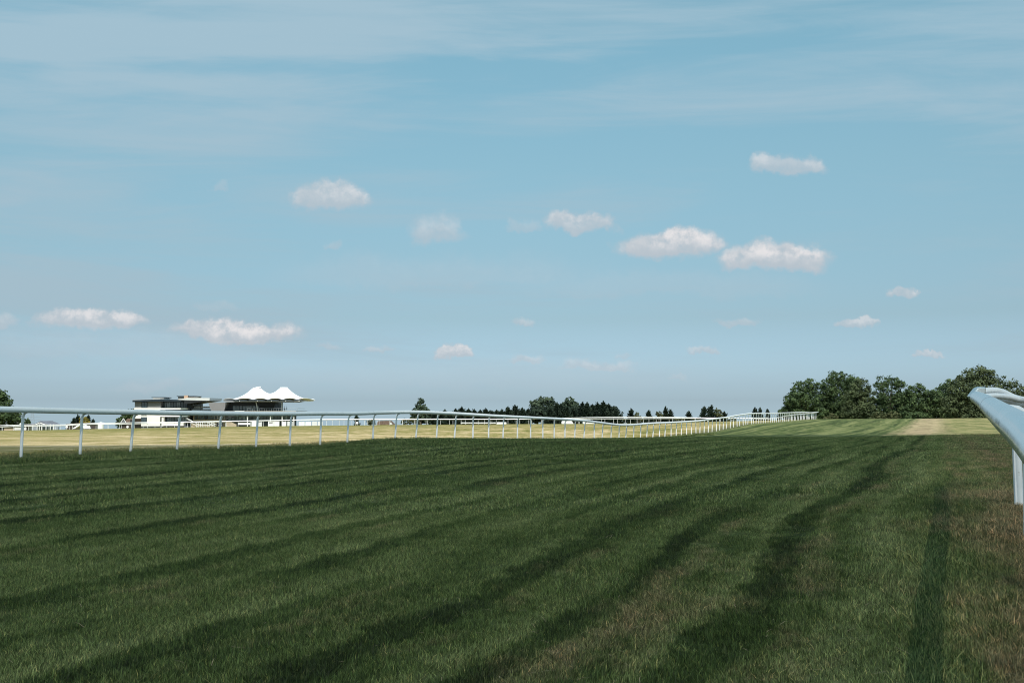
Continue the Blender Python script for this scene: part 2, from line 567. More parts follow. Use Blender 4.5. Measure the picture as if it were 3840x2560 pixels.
def post_material():
    """white plastic post, muddy just above the ground"""
    m, t, b, _ = mat_new('post_plastic')
    tc = t.node('ShaderNodeTexCoord').outputs['Object']
    z = t.sep(tc)[2]
    n = t.noise(t.node('ShaderNodeNewGeometry').outputs['Position'], 30.0, 5, 0.75)
    f = t.math('MULTIPLY', t.rng(z, 0.0, 0.30, 1.0, 0.0), t.rng(n, 0.38, 0.62))
    c = t.mix(f, (0.91, 0.91, 0.92), (0.42, 0.38, 0.31))
    t.put(b.inputs['Base Color'], c)
    b.inputs['Roughness'].default_value = 0.35
    return m


M = {}
M['turf'] = turf_material()
M['blades'] = blade_material()
M['rail'] = paint('white_rail_plastic', (0.93, 0.93, 0.93), 0.3, 0.03, 1.5, 0.8)
M['near_rail'] = near_rail_material()
M['post'] = post_material()
M['far_rail'] = paint('white_far_rail', (0.85, 0.85, 0.85), 0.5, 0.05, 1.0)
M['white_tube'] = paint('white_tube_plastic', (0.93, 0.92, 0.93), 0.3, 0.05, 6.0, 0.7, dirt=(0.45, 0.43, 0.42))
M['joint'] = paint('grey_joint', (0.32, 0.34, 0.35), 0.5)
M['post_near'] = paint('muddied_post_plastic', (0.91, 0.91, 0.92), 0.35, 0.05, 5.0, 0.6, dirt=(0.50, 0.46, 0.38))
M['bark'] = paint('bark', (0.10, 0.085, 0.065), 0.95, 0.4, 2.0, 0.1)
M['white_wall'] = paint('white_render', (0.80, 0.78, 0.74), 0.8, 0.06, 0.4)
M['white_paint'] = paint('white_paint', (0.84, 0.84, 0.83), 0.55, 0.05, 0.6)
M['grey_panel'] = paint('grey_cladding', (0.225, 0.22, 0.225), 0.7, 0.08, 0.5)
M['dark_trim'] = paint('dark_blue_trim', (0.022, 0.034, 0.046), 0.8, 0.2, 0.5, 0.2)
M['black'] = paint('black_steel', (0.018, 0.020, 0.022), 0.5, 0.2, 0.5)
M['dark_grey'] = paint('dark_grey_cladding', (0.055, 0.06, 0.07), 0.7, 0.15, 0.4)
M['brick'] = paint('peach_brick', (0.50, 0.34, 0.24), 0.9, 0.2, 1.2)
M['beige'] = paint('beige_cladding', (0.45, 0.41, 0.37), 0.8, 0.08, 0.6)
M['canopy'] = paint('pale_roof_sheet', (0.62, 0.63, 0.62), 0.5, 0.06, 0.3)
M['membrane'] = paint('tent_membrane', (0.86, 0.86, 0.86), 0.55, 0.03, 0.2)
M['tile'] = paint('brown_roof_tiles', (0.17, 0.115, 0.09), 0.9, 0.35, 1.5)
M['slate'] = paint('grey_slate', (0.17, 0.18, 0.21), 0.8, 0.2, 0.8)
M['wood'] = paint('dark_boards', (0.075, 0.062, 0.055), 0.9, 0.3, 1.0)
M['pale_board'] = paint('pale_hoarding', (0.66, 0.66, 0.66), 0.6, 0.08, 0.6)
M['steel'] = paint('galvanised_steel', (0.32, 0.36, 0.40), 0.5, 0.15, 0.6)
M['tan'] = paint('tan_stone', (0.46, 0.38, 0.28), 0.9, 0.15, 0.8)


def glass(name, col):
    m, t, b, _ = mat_new(name)
    pos = t.node('ShaderNodeNewGeometry').outputs['Position']
    n = t.noise(pos, 0.7, 3, 0.6)
    t.put(b.inputs['Base Color'], t.mix(t.rng(n, 0.35, 0.65), tuple(c * 0.6 for c in col), tuple(c * 1.4 for c in col)))
    b.inputs['Roughness'].default_value = 0.12
    b.inputs['Specular IOR Level'].default_value = 0.8
    return m


M['glass'] = glass('window_glass', (0.045, 0.065, 0.08))
M['pale_glass'] = glass('pale_window_glass', (0.16, 0.20, 0.22))
M['leaf_oak'] = foliage('leaves_broad', (0.032, 0.058, 0.024), (0.120, 0.175, 0.068))
M['leaf_dull'] = foliage('leaves_dull', (0.038, 0.056, 0.026), (0.130, 0.162, 0.074))
M['leaf_conifer'] = foliage('needles', (0.018, 0.032, 0.024), (0.050, 0.075, 0.048))
M['leaf_far'] = foliage('leaves_far', (0.040, 0.065, 0.045), (0.110, 0.150, 0.090))
M['leaf_gold'] = foliage('leaves_gold', (0.13, 0.12, 0.02), (0.34, 0.27, 0.05))
M['leaf_scrub'] = foliage('leaves_scrub', (0.055, 0.070, 0.028), (0.14, 0.145, 0.065))

# ------------------------------------------------------------------ terrain
RAIL_S = 1.547                     # northward step from post to post
RAIL_A = 14.54


def rail_y(i):
    return RAIL_S * (RAIL_A + i)


def rail_px(i):
    return 3525 - 50060 / (RAIL_A + i)


# photograph height of the near rail's centre line at some photograph columns
RAIL_TOP = [(-900, 1522), (-400, 1527), (82, 1536.5), (299, 1541.5), (501, 1545), (673, 1548), (824, 1550), (958, 1551.3), (1081, 1551.2),
            (1195, 1549.3), (1300, 1550), (1394, 1547.2), (1485, 1544.8), (1564, 1545), (1640, 1547.8), (1708, 1551), (1770, 1554.8),
            (1824, 1558), (1884, 1561), (1984, 1565.6), (2075, 1569.8), (2140, 1573.5), (2187, 1577.5), (2222, 1582), (2257, 1586.5), (2289, 1590.5),
            (2319, 1592.8), (2346, 1592.8), (2371, 1592), (2398, 1589.6), (2425, 1587.4), (2450, 1586), (2495, 1584.5), (2550, 1581.5), (2608, 1578), (2660, 1571.5),
            (2700, 1566.3), (2725, 1563.5), (2751, 1557.8), (2780, 1553.5), (2805, 1550), (2850, 1548.6), (2900, 1548.7), (2960, 1547), (3008, 1544.6), (3035, 1546.8), (3060, 1545)]
RT = np.array(RAIL_TOP, float)
HR = 1.155


def rail_point(i):
    px = rail_px(i)
    py = float(np.interp(px, RT[:, 0], RT[:, 1]))
    q = P(px, py, rail_y(i))
    return (q[0] + 0.15, q[1] - 0.065, q[2])       # the rail overhangs its posts towards the track


ctrl = []
for i, by in [(-3, None), (0, 1728), (1, 1716), (2, 1703), (3, 1698), (4, 1693), (5, 1687), (6, 1684), (7, 1678.5), (8, 1669), (10, None), (12, None),
              (14, None), (16, None), (18, None), (20, None), (22, None), (24, None), (27, None), (31, None), (34, None), (38, None), (42, None), (46, None),
              (50, None), (55, None), (62, None), (70, None), (82, None), (93, None)]:
    if by:
        q = P(rail_px(i), by, rail_y(i))
    else:
        q = rail_point(i)
        q = (q[0] - 0.15, q[1] + 0.065, q[2] - HR)
    ctrl.append(q)
for a in [(1420, 1655, 33.5), (1485, 1651, 36), (1640, 1652.5, 40), (1770, 1653, 43), (1900, 1651, 45), (2031, 1648.5, 46), (2222, 1646, 48), (2400, 1643.5, 52), (2480, 1642, 58),
          (2604, 1635.6, 74), (2876, 1631, 75), (3200, 1630, 72), (3460, 1632, 64), (3840, 1634, 54), (3200, 1598, 110), (3600, 1600, 100),
          (3200, 1570, 172), (3400, 1569, 168), (3700, 1567, 158), (3840, 1567, 155), (4300, 1567, 150), (4300, 1650, 45),
          (0, 1672, 38), (-500, 1672, 38), (640, 1668, 38), (850, 1666, 38), (1240, 1658, 40), (-800, 1614, 190), (0, 1612, 190), (600, 1602.5, 190), (1200, 1595.5, 190),
          (1900, 1590, 190), (2400, 1587, 186), (2750, 1580, 178), (1200, 1612, 110), (1900, 1608, 110), (300, 1626, 110),
          (3826, 1897, 9.9), (3650, 1860, 11.5), (2900, 1690, 32), (3500, 1700, 28), (2200, 1700, 27), (3000, 1655, 50)]:
    ctrl.append(P(*a))
for q in [(0, 4.7, 0.05), (2.2, 4.7, 0.12), (-3, 4.7, 0.03), (0, 10, 0.10), (-5, 12, 0.10), (3, 7, 0.20), (0, -10, 0.0), (15, 4, 0.4), (-15, 4, 0.1), (0, -60, 0), (50, -60, 0),
          (-50, -60, 0), (80, 30, 0.4), (-80, 30, 0.2), (40, 8, 0.5), (-40, 8, 0.1), (4.2, 10, 0.35), (1.0, 14, 0.15)]:
    ctrl.append(q)
CT = np.array(ctrl, float)


def _warp(xy):
    """lateral distances count for more far away, so that the fit works in view angles as well as metres"""
    d = np.sqrt((xy ** 2).sum(-1) + 25.0)
    k = np.sqrt(d)
    return xy / k[..., None] * 3.0


def tps(r):
    return np.where(r > 1e-9, r * r * np.log(r + 1e-9), 0.0)


CW = _warp(CT[:, :2])
_n = len(CT)
_K = tps(np.linalg.norm(CW[:, None] - CW[None], axis=-1)) + 0.01 * np.eye(_n)
_Pm = np.hstack([np.ones((_n, 1)), CW])
_A = np.zeros((_n + 3, _n + 3))
_A[:_n, :_n] = _K
_A[:_n, _n:] = _Pm
_A[_n:, :_n] = _Pm.T
_b = np.zeros(_n + 3)
_b[:_n] = CT[:, 2]
_W = np.linalg.solve(_A, _b)


def H(x, y):
    xy = np.stack([np.atleast_1d(np.asarray(x, float)), np.atleast_1d(np.asarray(y, float))], -1)
    wq = _warp(xy)
    z = np.empty(len(xy))
    for s in range(0, len(xy), 20000):
        k = tps(np.linalg.norm(wq[s:s + 20000, None] - CW[None], axis=-1))
        z[s:s + 20000] = k @ _W[:_n] + _W[_n] + wq[s:s + 20000] @ _W[_n + 1:]
    z = np.clip(z, -3.2, 0.9)
    d = np.sqrt(xy[:, 0] ** 2 + xy[:, 1] ** 2)
    edge = np.where(xy[:, 0] > 25, 176.0, 198.0)
    # beyond the course the hill top falls away to low country
    dd = np.maximum(0, np.where(xy[:, 1] > 0, d - edge, d - 198))
    fall = -1.0 * (1 - np.exp(-dd / 25.0)) - 0.024 * dd
    tt = np.clip(dd / 120.0, 0, 1)
    return z * (1 - tt) + (-1.5) * tt + fall


def h1(x, y):
    return float(H([x], [y])[0])


def build_ground():
    front = np.radians(np.arange(-42, 42.01, 0.3))
    back = np.radians(np.concatenate([np.arange(45, 180, 4.0), np.arange(180, 316, 4.0)]))
    ang = np.concatenate([front, back])
    rr = [0.0]
    r = 0.6
    while r < 9000:
        rr.append(r)
        r *= 1.022 if r < 260 else 1.12
    rr = np.array(rr[1:])
    na, nr = len(ang), len(rr)
    A, R = np.meshgrid(ang, rr)
    X, Y = (np.sin(A) * R).ravel(), (np.cos(A) * R).ravel()
    Z = H(X, Y)
    v = np.stack([X, Y, Z], -1)
    v = np.vstack([v, [[0, 0, h1(0, 0)]]])
    j, i = np.meshgrid(np.arange(na), np.arange(nr - 1))
    j, i = j.ravel(), i.ravel()
    j2 = (j + 1) % na
    q = np.stack([i * na + j, (i + 1) * na + j, (i + 1) * na + j2, i * na + j2], -1)
    me = fast_mesh('ground', v, q, M['turf'], smooth=True)
    o = bpy.data.objects.new('ground', me)
    o['kind'] = 'structure'
    link(o)
    # the small disc right under the camera
    mb = MB()
    ring = [(float(v[k][0]), float(v[k][1]), float(v[k][2])) for k in range(na)]
    mb.add(ring + [(0, 0, h1(0, 0))], [(k, na, (k + 1) % na) for k in range(na)])
    g = mb.build('ground', M['turf'])
    g['kind'] = 'structure'


build_ground()

# ------------------------------------------------------------------ the cloud whose shadow lies over the near turf


def build_cloud():
    edge = [(-160, 34), (-90, 35), (-45, 37), (-28, 38.2), (-19.5, 38.2), (-13, 38.2), (-7.3, 38.8), (-4.9, 38.6), (-1.76, 44.5), (2.2, 53.7), (5.45, 61.0), (9.4, 69.2),
            (13.3, 74), (16.2, 75.4), (19.2, 74.6), (22, 75.6), (24.0, 71.5), (25.8, 66), (28.0, 67.5), (28.6, 60.5), (30.5, 57.5), (33, 53), (45, 47), (70, 38), (130, 25), (170, -30), (140, -110), (60, -140), (-60, -145), (-150, -110), (-185, -40)]
    Hc = 170.0
    gz = -0.15
    shift = SUNV[:2] / SUNV[2] * (Hc - gz)
    pts = []
    for a, b in zip(edge, edge[1:] + edge[:1]):
        L = math.dist(a, b)
        n = max(1, int(L / 1.5))
        for k in range(n):
            t = k / n
            pts.append((a[0] + (b[0] - a[0]) * t, a[1] + (b[1] - a[1]) * t))
    pts = np.array(pts)
    cen = np.array([0.0, -25.0])
    ph = np.arange(len(pts)) * 0.13
    r_off = 1 + 0.0015 * np.sin(ph * 3.1) + 0.001 * np.sin(ph * 7.7)
    pts = cen + (pts - cen) * r_off[:, None]
    rings = [1.0, 0.985, 0.96, 0.92, 0.86, 0.78, 0.68, 0.55, 0.4, 0.25, 0.1]
    n = len(pts)
    vs, fs = [], []

    def lump(x, y):
        return 2.5 * sin(x * 0.09 + 1) * cos(y * 0.08) + 1.5 * sin(x * 0.21 + y * 0.17)
    lay = []
    for side in (1, -1):
        for k, r in enumerate(rings):
            if side < 0 and k == 0:
                continue
            s0 = len(vs)
            for p in pts:
                q = cen + (p - cen) * r
                d = (1 - r)
                hgt = 0 if k == 0 else (34 * (1 - math.exp(-d * 2.6)) + lump(*q) * min(1, d * 3)) if side > 0 else -(7 * (1 - math.exp(-d * 3)) + 0.5 * lump(*q) * min(1, d * 3))
                vs.append((q[0] + shift[0], q[1] + shift[1], Hc + hgt))
            lay.append((side, k, s0))
    idx = {(s, k): s0 for s, k, s0 in lay}
    idx[(-1, 0)] = idx[(1, 0)]
    for side in (1, -1):
        for k in range(len(rings) - 1):
            a, b = idx[(side, k)], idx[(side, k + 1)]
            for i in range(n):
                j = (i + 1) % n
                f = (a + i, a + j, b + j, b + i)
                fs.append(f if side > 0 else f[::-1])
        c = len(vs)
        a = idx[(side, len(rings) - 1)]
        z = np.mean([vs[a + i][2] for i in range(n)])
        vs.append((cen[0] + shift[0], cen[1] + shift[1], z))
        for i in range(n):
            f = (a + i, a + (i + 1) % n, c)
            fs.append(f if side > 0 else f[::-1])
    m = bpy.data.materials.new('cloud_vapour')
    m.use_nodes = True
    t = NT(m.node_tree)
    t.n.clear()
    d = t.node('ShaderNodeBsdfDiffuse')
    d.inputs[0].default_value = (0.85, 0.86, 0.88, 1)
    tl = t.node('ShaderNodeBsdfTranslucent')
    tl.inputs[0].default_value = (0.5, 0.52, 0.55, 1)
    m1 = t.node('ShaderNodeMixShader')
    m1.inputs[0].default_value = 0.4
    t.l.new(d.outputs[0], m1.inputs[1])
    t.l.new(tl.outputs[0], m1.inputs[2])
    tp = t.node('ShaderNodeBsdfTransparent')
    m2 = t.node('ShaderNodeMixShader')
    m2.inputs[0].default_value = 1 - CLOUD_T
    t.l.new(tp.outputs[0], m2.inputs[1])
    t.l.new(m1.outputs[0], m2.inputs[2])
    out = t.node('ShaderNodeOutputMaterial')
    t.l.new(m2.outputs[0], out.inputs[0])
    mb = MB()
    mb.add(vs, fs)
    o = mb.build('cloud', m, smooth=True)
    o['kind'] = 'structure'


CLOUD_T = 0.50
build_cloud()

# ------------------------------------------------------------------ grass


def blade_patch(name, size, count, hmin, hmax, width, seed, straw=0.06, segs=2):
    g = np.random.default_rng(seed)
    ang = g.uniform(0, 2 * pi, count)
    rad = size * 0.5 * np.sqrt(g.uniform(0, 1, count)) * 1.15
    bx, by = np.cos(ang) * rad, np.sin(ang) * rad
    hh = g.uniform(hmin, hmax, count) * (1 + 0.35 * (g.uniform(0, 1, count) > 0.93))
    lean_dir = g.normal(0.5, 1.3, count)
    lean = np.abs(g.normal(0.45, 0.35, count))
    face = g.uniform(0, 2 * pi, count)
    w = width * g.uniform(0.6, 1.3, count)
    tint = g.uniform(0, 0.87, count)
    st = g.uniform(0, 1, count) < straw
    tint[st] = g.uniform(0.9, 1.0, st.sum())
    lean[st] *= 1.8
    vs, tn, qs = [], [], []
    for k in range(count):
        dx, dy = cos(lean_dir[k]), sin(lean_dir[k])
        fx, fy = cos(face[k]), sin(face[k])
        b = len(vs)
        for s in range(segs):
            f = s / segs
            ww = w[k] * (1 - 0.5 * f) / 2
            off = lean[k] * hh[k] * f * f
            zz = hh[k] * f * (1 - 0.25 * lean[k] * f) - 0.004
            cx, cy = bx[k] + dx * off, by[k] + dy * off
            vs.append((cx - fx * ww, cy - fy * ww, zz))
            vs.append((cx + fx * ww, cy + fy * ww, zz))
            tn += [tint[k] * (0.75 + 0.25 * f)] * 2 if not st[k] else [tint[k]] * 2
        off = lean[k] * hh[k]
        zz = max(0.2, (1 - 0.25 * lean[k])) * hh[k]
        vs.append((bx[k] + dx * off, by[k] + dy * off, zz))
        tn.append(tint[k])
        for s in range(segs - 1):
            o = b + 2 * s
            qs.append((o, o + 1, o + 3))
            qs.append((o, o + 3, o + 2))
        o = b + 2 * (segs - 1)
        qs.append((o, o + 1, o + 2))
    me = fast_mesh(name, np.array(vs), np.array(qs), M['blades'], np.array(tn))
    return bpy.data.objects.new(name, me)


def scatter(name, label, patches, xs, ys, scales, seed):
    g = np.random.default_rng(seed)
    n = len(xs)
    me = bpy.data.meshes.new(name)
    zs = H(xs, ys)
    me.vertices.add(n)
    me.vertices.foreach_set('co', np.stack([xs, ys, zs], -1).astype(np.float32).ravel())
    rot = g.uniform(-0.5, 0.5, n) + g.choice([0.0, pi], n)
    for nm, arr in (('turn', rot), ('size', scales)):
        a = me.attributes.new(nm, 'FLOAT', 'POINT')
        a.data.foreach_set('value', arr.astype(np.float32))
    a = me.attributes.new('pick', 'INT', 'POINT')
    a.data.foreach_set('value', g.integers(0, len(patches), n).astype(np.int32))
    me.materials.append(M['blades'])
    col = bpy.data.collections.new(name + '_sources')
    for p in patches:
        col.objects.link(p)
    ng = bpy.data.node_groups.new(name, 'GeometryNodeTree')
    ng.interface.new_socket('Geometry', in_out='INPUT', socket_type='NodeSocketGeometry')
    ng.interface.new_socket('Geometry', in_out='OUTPUT', socket_type='NodeSocketGeometry')
    N, L = ng.nodes, ng.links
    gi, go = N.new('NodeGroupInput'), N.new('NodeGroupOutput')
    ci = N.new('GeometryNodeCollectionInfo')
    ci.inputs['Collection'].default_value = col
    ci.inputs['Separate Children'].default_value = True
    ci.inputs['Reset Children'].default_value = True
    ip = N.new('GeometryNodeInstanceOnPoints')
    ip.inputs['Pick Instance'].default_value = True

    def attr(nm, ty):
        q = N.new('GeometryNodeInputNamedAttribute')
        q.data_type = ty
        q.inputs[0].default_value = nm
        return q.outputs[0]
    cx = N.new('ShaderNodeCombineXYZ')
    L.new(attr('turn', 'FLOAT'), cx.inputs[2])
    er = N.new('FunctionNodeEulerToRotation')
    L.new(cx.outputs[0], er.inputs[0])
    L.new(gi.outputs[0], ip.inputs['Points'])
    L.new(ci.outputs[0], ip.inputs['Instance'])
    L.new(attr('pick', 'INT'), ip.inputs['Instance Index'])
    L.new(er.outputs[0], ip.inputs['Rotation'])
    L.new(attr('size', 'FLOAT'), ip.inputs['Scale'])
    L.new(ip.outputs[0], go.inputs[0])
    o = bpy.data.objects.new(name, me)
    md = o.modifiers.new('scatter', 'NODES')
    md.node_group = ng
    o['kind'] = 'stuff'
    o['label'] = label
    link(o)
    return o


def wedge(y0, y1, dens, seed, wl=0.62, wr=0.62, pad=2.0):
    """jittered grid over the part of the turf that could be looked at from round about here"""
    g = np.random.default_rng(seed)
    half = max(wl, wr) * y1 + pad
    step = 1.0 / sqrt(dens)
    X, Y = np.meshgrid(np.arange(-half, half, step), np.arange(y0, y1, step))
    x, y = X.ravel() + g.uniform(-.5, .5, X.size) * step, Y.ravel() + g.uniform(-.5, .5, X.size) * step
    k = (x > -(wl * np.abs(y) + pad)) & (x < wr * np.abs(y) + pad)
    return x[k], y[k]


def val_noise(x, y, s, seed):
    g = np.random.default_rng(seed)
    t = g.uniform(0, 1, (64, 64))
    a, b = x / s, y / s
    i, j = np.floor(a).astype(int), np.floor(b).astype(int)
    fa, fb = a - i, b - j
    fa, fb = fa * fa * (3 - 2 * fa), fb * fb * (3 - 2 * fb)
    q = lambda m, n: t[m % 64, n % 64]
    return (q(i, j) * (1 - fa) + q(i + 1, j) * fa) * (1 - fb) + (q(i, j + 1) * (1 - fa) + q(i + 1, j + 1) * fa) * fb


def build_grass():
    fine = [blade_patch('grass_patch', 0.5, 1000, 0.012, 0.040, 0.0034, s, 0.05) for s in range(5)]
    x, y = wedge(1.5, 12, 15, 21)
    sc = 0.75 + 0.5 * val_noise(x, y, 0.9, 3) + 0.15 * val_noise(x, y, 0.25, 4)
    scatter('grass', 'short mown dark green turf of the racecourse in the near shade', fine, x, y, sc, 1)
    mid = [blade_patch('grass_patch', 0.9, 800, 0.018, 0.044, 0.006, 20 + s, 0.05) for s in range(4)]
    x, y = wedge(10, 24, 3.6, 22)
    sc = 0.75 + 0.5 * val_noise(x, y, 1.4, 5)
    scatter('grass', 'mown dark green turf in the middle of the shaded course', mid, x, y, sc, 2)
    coarse = [blade_patch('grass_patch', 1.4, 600, 0.03, 0.065, 0.012, 40 + s, 0.05) for s in range(4)]
    x, y = wedge(23, 62, 1.3, 23)
    k = (x * 0.919 - y * 0.394) > -19.5
    x, y = x[k], y[k]
    sc = 0.8 + 0.4 * val_noise(x, y, 2.0, 6)
    scatter('grass', 'mown turf rising to the crest of the course', coarse, x, y, sc, 3)
    # uncut rough grass under and behind the running rail
    rough = [blade_patch('grass_tuft', 0.5, 220, 0.05, 0.13, 0.010, 60 + s, 0.10) for s in range(4)]
    g = np.random.default_rng(9)
    n = 6500
    w = g.uniform(4, 85, n)
    u = -19.0 + g.normal(-0.9, 1.1, n)
    u = np.where(g.uniform(0, 1, n) < 0.35, -19.0 + g.normal(0.0, 0.35, n), u)
    X, Y = u * 0.919 + w * 0.394, -u * 0.394 + w * 0.919
    scatter('rough_grass', 'longer rough grass growing under the white running rail', rough, X, Y, g.uniform(0.45, 1.25, n), 4)
    # ragged dry grass on the bank below the right-hand rail
    tall = [blade_patch('grass_tuft', 0.35, 170, 0.035, 0.10, 0.0045, 80 + s, 0.22, 3) for s in range(4)]
    n = 2600
    w = g.uniform(1.5, 34, n)
    u = 0.15 + np.abs(g.normal(0, 1.5, n)) - 0.35
    X, Y = u * 0.919 + w * 0.394, -u * 0.394 + w * 0.919
    scatter('rough_grass', 'ragged dry grass on the bank under the right-hand rail', tall, X, Y, g.uniform(0.35, 0.95, n), 5)
    # loose dry stalks lying on the mown turf
    vs, qs, tn = [], [], []
    for k in range(900):
        yy = random.uniform(3.2, 16)
        xx = random.uniform(-0.55 * yy, 0.6 * yy)
        u = xx * 0.919 - yy * 0.394
        if random.random() > (0.9 if u > -3 else 0.22):
            continue
        L = random.uniform(0.03, 0.11)
        a = random.uniform(0, pi)
        z = h1(xx, yy) + random.uniform(0.02, 0.045)
        d = np.array([cos(a), sin(a), random.uniform(-0.25, 0.25)])
        nrm = np.array([-sin(a), cos(a), 0]) * 0.0013
        p0 = np.array([xx, yy, z])
        p1 = p0 + d * L * 0.5 + np.array([0, 0, random.uniform(0, 0.012)])
        p2 = p0 + d * L + nrm * random.uniform(-10, 10)
        b = len(vs)
        vs += [p0 - nrm, p0 + nrm, p1 - nrm, p1 + nrm, p2 - nrm * 0.5, p2 + nrm * 0.5]
        qs += [(b, b + 1, b + 3, b + 2), (b + 2, b + 3, b + 5, b + 4)]
    me = fast_mesh('dry_stalks', np.array(vs), np.array(qs), paint('straw', (0.36, 0.28, 0.17), 0.8, 0.3, 8.0))
    o = bpy.data.objects.new('dry_stalks', me)
    o['kind'] = 'stuff'
    o['label'] = 'loose pale dry stalks lying on the mown turf'
    link(o)


build_grass()

# ------------------------------------------------------------------ running rails
TUBE_R = 0.069
DIR = np.array([0.3942, 0.9190, 0.0])       # along the course
NRM = np.array([0.9190, -0.3942, 0.0])      # towards the track (to the right)


def smooth_path(pts, step=0.5):
    pts = [np.array(p, float) for p in pts]
    out = []
    n = len(pts)
    for i in range(n - 1):
        p0, p1, p2, p3 = pts[max(0, i - 1)], pts[i], pts[i + 1], pts[min(n - 1, i + 2)]
        m = max(1, int(np.linalg.norm(p2 - p1) / step))
        for k in range(m):
            t = k / m
            out.append(0.5 * ((2 * p1) + (-p0 + p2) * t + (2 * p0 - 5 * p1 + 4 * p2 - p3) * t * t + (-p0 + 3 * p1 - 3 * p2 + p3) * t ** 3))
    out.append(pts[-1])
    return out


def post_mesh(name, height, mat, over=0.12, r=0.036, n=8, seg=7):
    """upright tube whose neck bends over towards the track, to carry the rail: local +X is towards the track"""
    hk = height - 0.19
    path = [(-over, 0, -0.12), (-over, 0, 0.02), (-over, 0, hk * 0.5), (-over, 0, hk)]
    rs = [r * 1.05, r * 1.05, r, r]
    for k in range(1, seg + 1):
        a = k / seg * pi / 2
        path.append((-over + over * (1 - cos(a)), 0, hk + (height - 0.045 - hk) * sin(a)))
        rs.append(r * (1 - 0.15 * k / seg))
    mb = MB()
    # tube frames are stable because the path bends in one plane only
    vs, fs = [], []
    for (x, y, z), rr, i in zip(path, rs, range(len(path))):
        a = path[max(0, i - 1)]
        b = path[min(len(path) - 1, i + 1)]
        dx, dz = b[0] - a[0], b[2] - a[2]
        L = math.hypot(dx, dz)
        dx, dz = dx / L, dz / L
        for k in range(n):
            an = 2 * pi * k / n
            c, s = cos(an) * rr, sin(an) * rr * 0.8
            vs.append((x + c * dz, s, z - c * dx))
    m = len(path)
    for i in range(m - 1):
        for k in range(n):
            fs.append((i * n + k, i * n + (k + 1) % n, (i + 1) * n + (k + 1) % n, (i + 1) * n + k))
    fs.append(tuple((m - 1) * n + k for k in range(n)))
    mb.add(vs, fs)
    return mb.mesh(name, mat, True)


def build_rail(label, path, posts, mat, pmat, base, height=HR, over=0.12, n=14, group=None, leans=None, side=None, lean=0.03, seed=1, step=0.6, tube_r=TUBE_R):
    g = random.Random(seed)
    t = thing('running_rail', label, 'racecourse rail', base, group)
    bx, by, bz = base
    sp = smooth_path(path, step)
    mb = MB()
    mb.tube(sp, tube_r, n)
    mb.build('rail', mat, t, smooth=True)
    cache = {}
    for (p, d) in posts:
        nx, ny = (d[1], -d[0]) if side is None else side(p, d)
        gz = h1(p[0] - nx * over, p[1] - ny * over)
        hgt = max(0.55, p[2] - gz)
        key = round(hgt / 0.04)
        if key not in cache:
            cache[key] = post_mesh('post', key * 0.04, pmat, over)
        o = bpy.data.objects.new('post', cache[key])
        k = posts.index((p, d))
        tilt = (leans[k] if leans and k < len(leans) else 0.045 + g.gauss(0, 0.03)) if leans is not None else g.gauss(0, lean)
        hh = key * 0.04
        o.location = (p[0] - nx * tilt * hh - bx, p[1] - ny * tilt * hh - by, p[2] - hh - bz)
        o.rotation_euler = (0, tilt, math.atan2(ny, nx))
        link(o, t)
    return t, sp


# the long rail on the left
pts = [rail_point(i) for i in range(-7, 94)]
posts = [(rail_point(i), (DIR[0], DIR[1])) for i in range(-6, 94)]
end = rail_point(93)
path = pts + [(end[0] + 0.5, end[1] + 0.9, end[2] + 0.03)]
build_rail('long white running rail dipping across the left and receding along the shaded turf', path, posts,
           M['rail'], M['post'], (pts[0][0], pts[0][1], h1(pts[0][0], pts[0][1])), n=18, seed=3,
           leans=[0.03] * 6 + [0.02, 0.03, 0.085, 0.085, 0.08, 0.055, 0.04, 0.03, 0.05, 0.035, 0.075, 0.10, 0.06, 0.075, 0.01, 0.02, 0.04, 0.01, 0.0, 0.0, 0.01, 0.02])


def along(path, spacing, start=0.0):
    out, acc = [], start
    for a, b in zip(path[:-1], path[1:]):
        a, b = np.array(a), np.array(b)
        L = np.linalg.norm(b - a)
        while acc < L:
            q = a + (b - a) * acc / L
            out.append((tuple(q), ((b - a) / L)[:2]))
            acc += spacing
        acc -= L
    return out


farB = [P(-500, 1606, 184), P(-200, 1603, 185), P(0, 1600, 186), P(92, 1597, 186), P(240, 1595, 187), P(300, 1591.5, 188), P(501, 1588.3, 188), P(600, 1586, 189), P(680, 1583.5, 190), P(780, 1581.5, 190),
        P(1000, 1577, 190), P(1160, 1574, 190), P(1300, 1572.5, 190), P(1600, 1572, 190), P(1900, 1571.5, 190), P(2030, 1570.5, 190), P(2400, 1569, 188),
        P(2650, 1567.5, 184), P(2760, 1567.5, 181), P(2850, 1569.5, 178.5), P(2905, 1568.5, 176.5), P(2944, 1559.5, 174), P(2975, 1555, 172.3), P(3005, 1552.5, 170.8), P(3035, 1549.5, 169.3), P(3058, 1547, 168)]
spB = smooth_path(farB, 1.0)
build_rail('thin white far rail crossing the whole infield and looping back at the distant bend', farB, along(spB, 2.4),
           M['far_rail'], M['far_rail'], (farB[0][0], farB[0][1], h1(farB[0][0], farB[0][1])), n=8, seed=5, step=1.0,
           side=lambda p, d: (d[1], -d[0]), lean=0.03)
farA = [P(-500, 1600, 204), P(-200, 1597, 204), P(20, 1594.5, 204), P(95, 1592, 204), P(240, 1591.8, 204), P(300, 1588.3, 204), P(501, 1584, 204), P(600, 1582.5, 204), P(700, 1581, 204),
        P(1000, 1576, 205), P(1300, 1571, 205), P(1900, 1570.5, 205), P(2100, 1567.5, 205), P(2300, 1563.5, 205), P(2500, 1563.6, 203), P(2620, 1566, 200), P(2760, 1567, 197), P(2880, 1566, 194)]
spA = smooth_path(farA, 1.0)
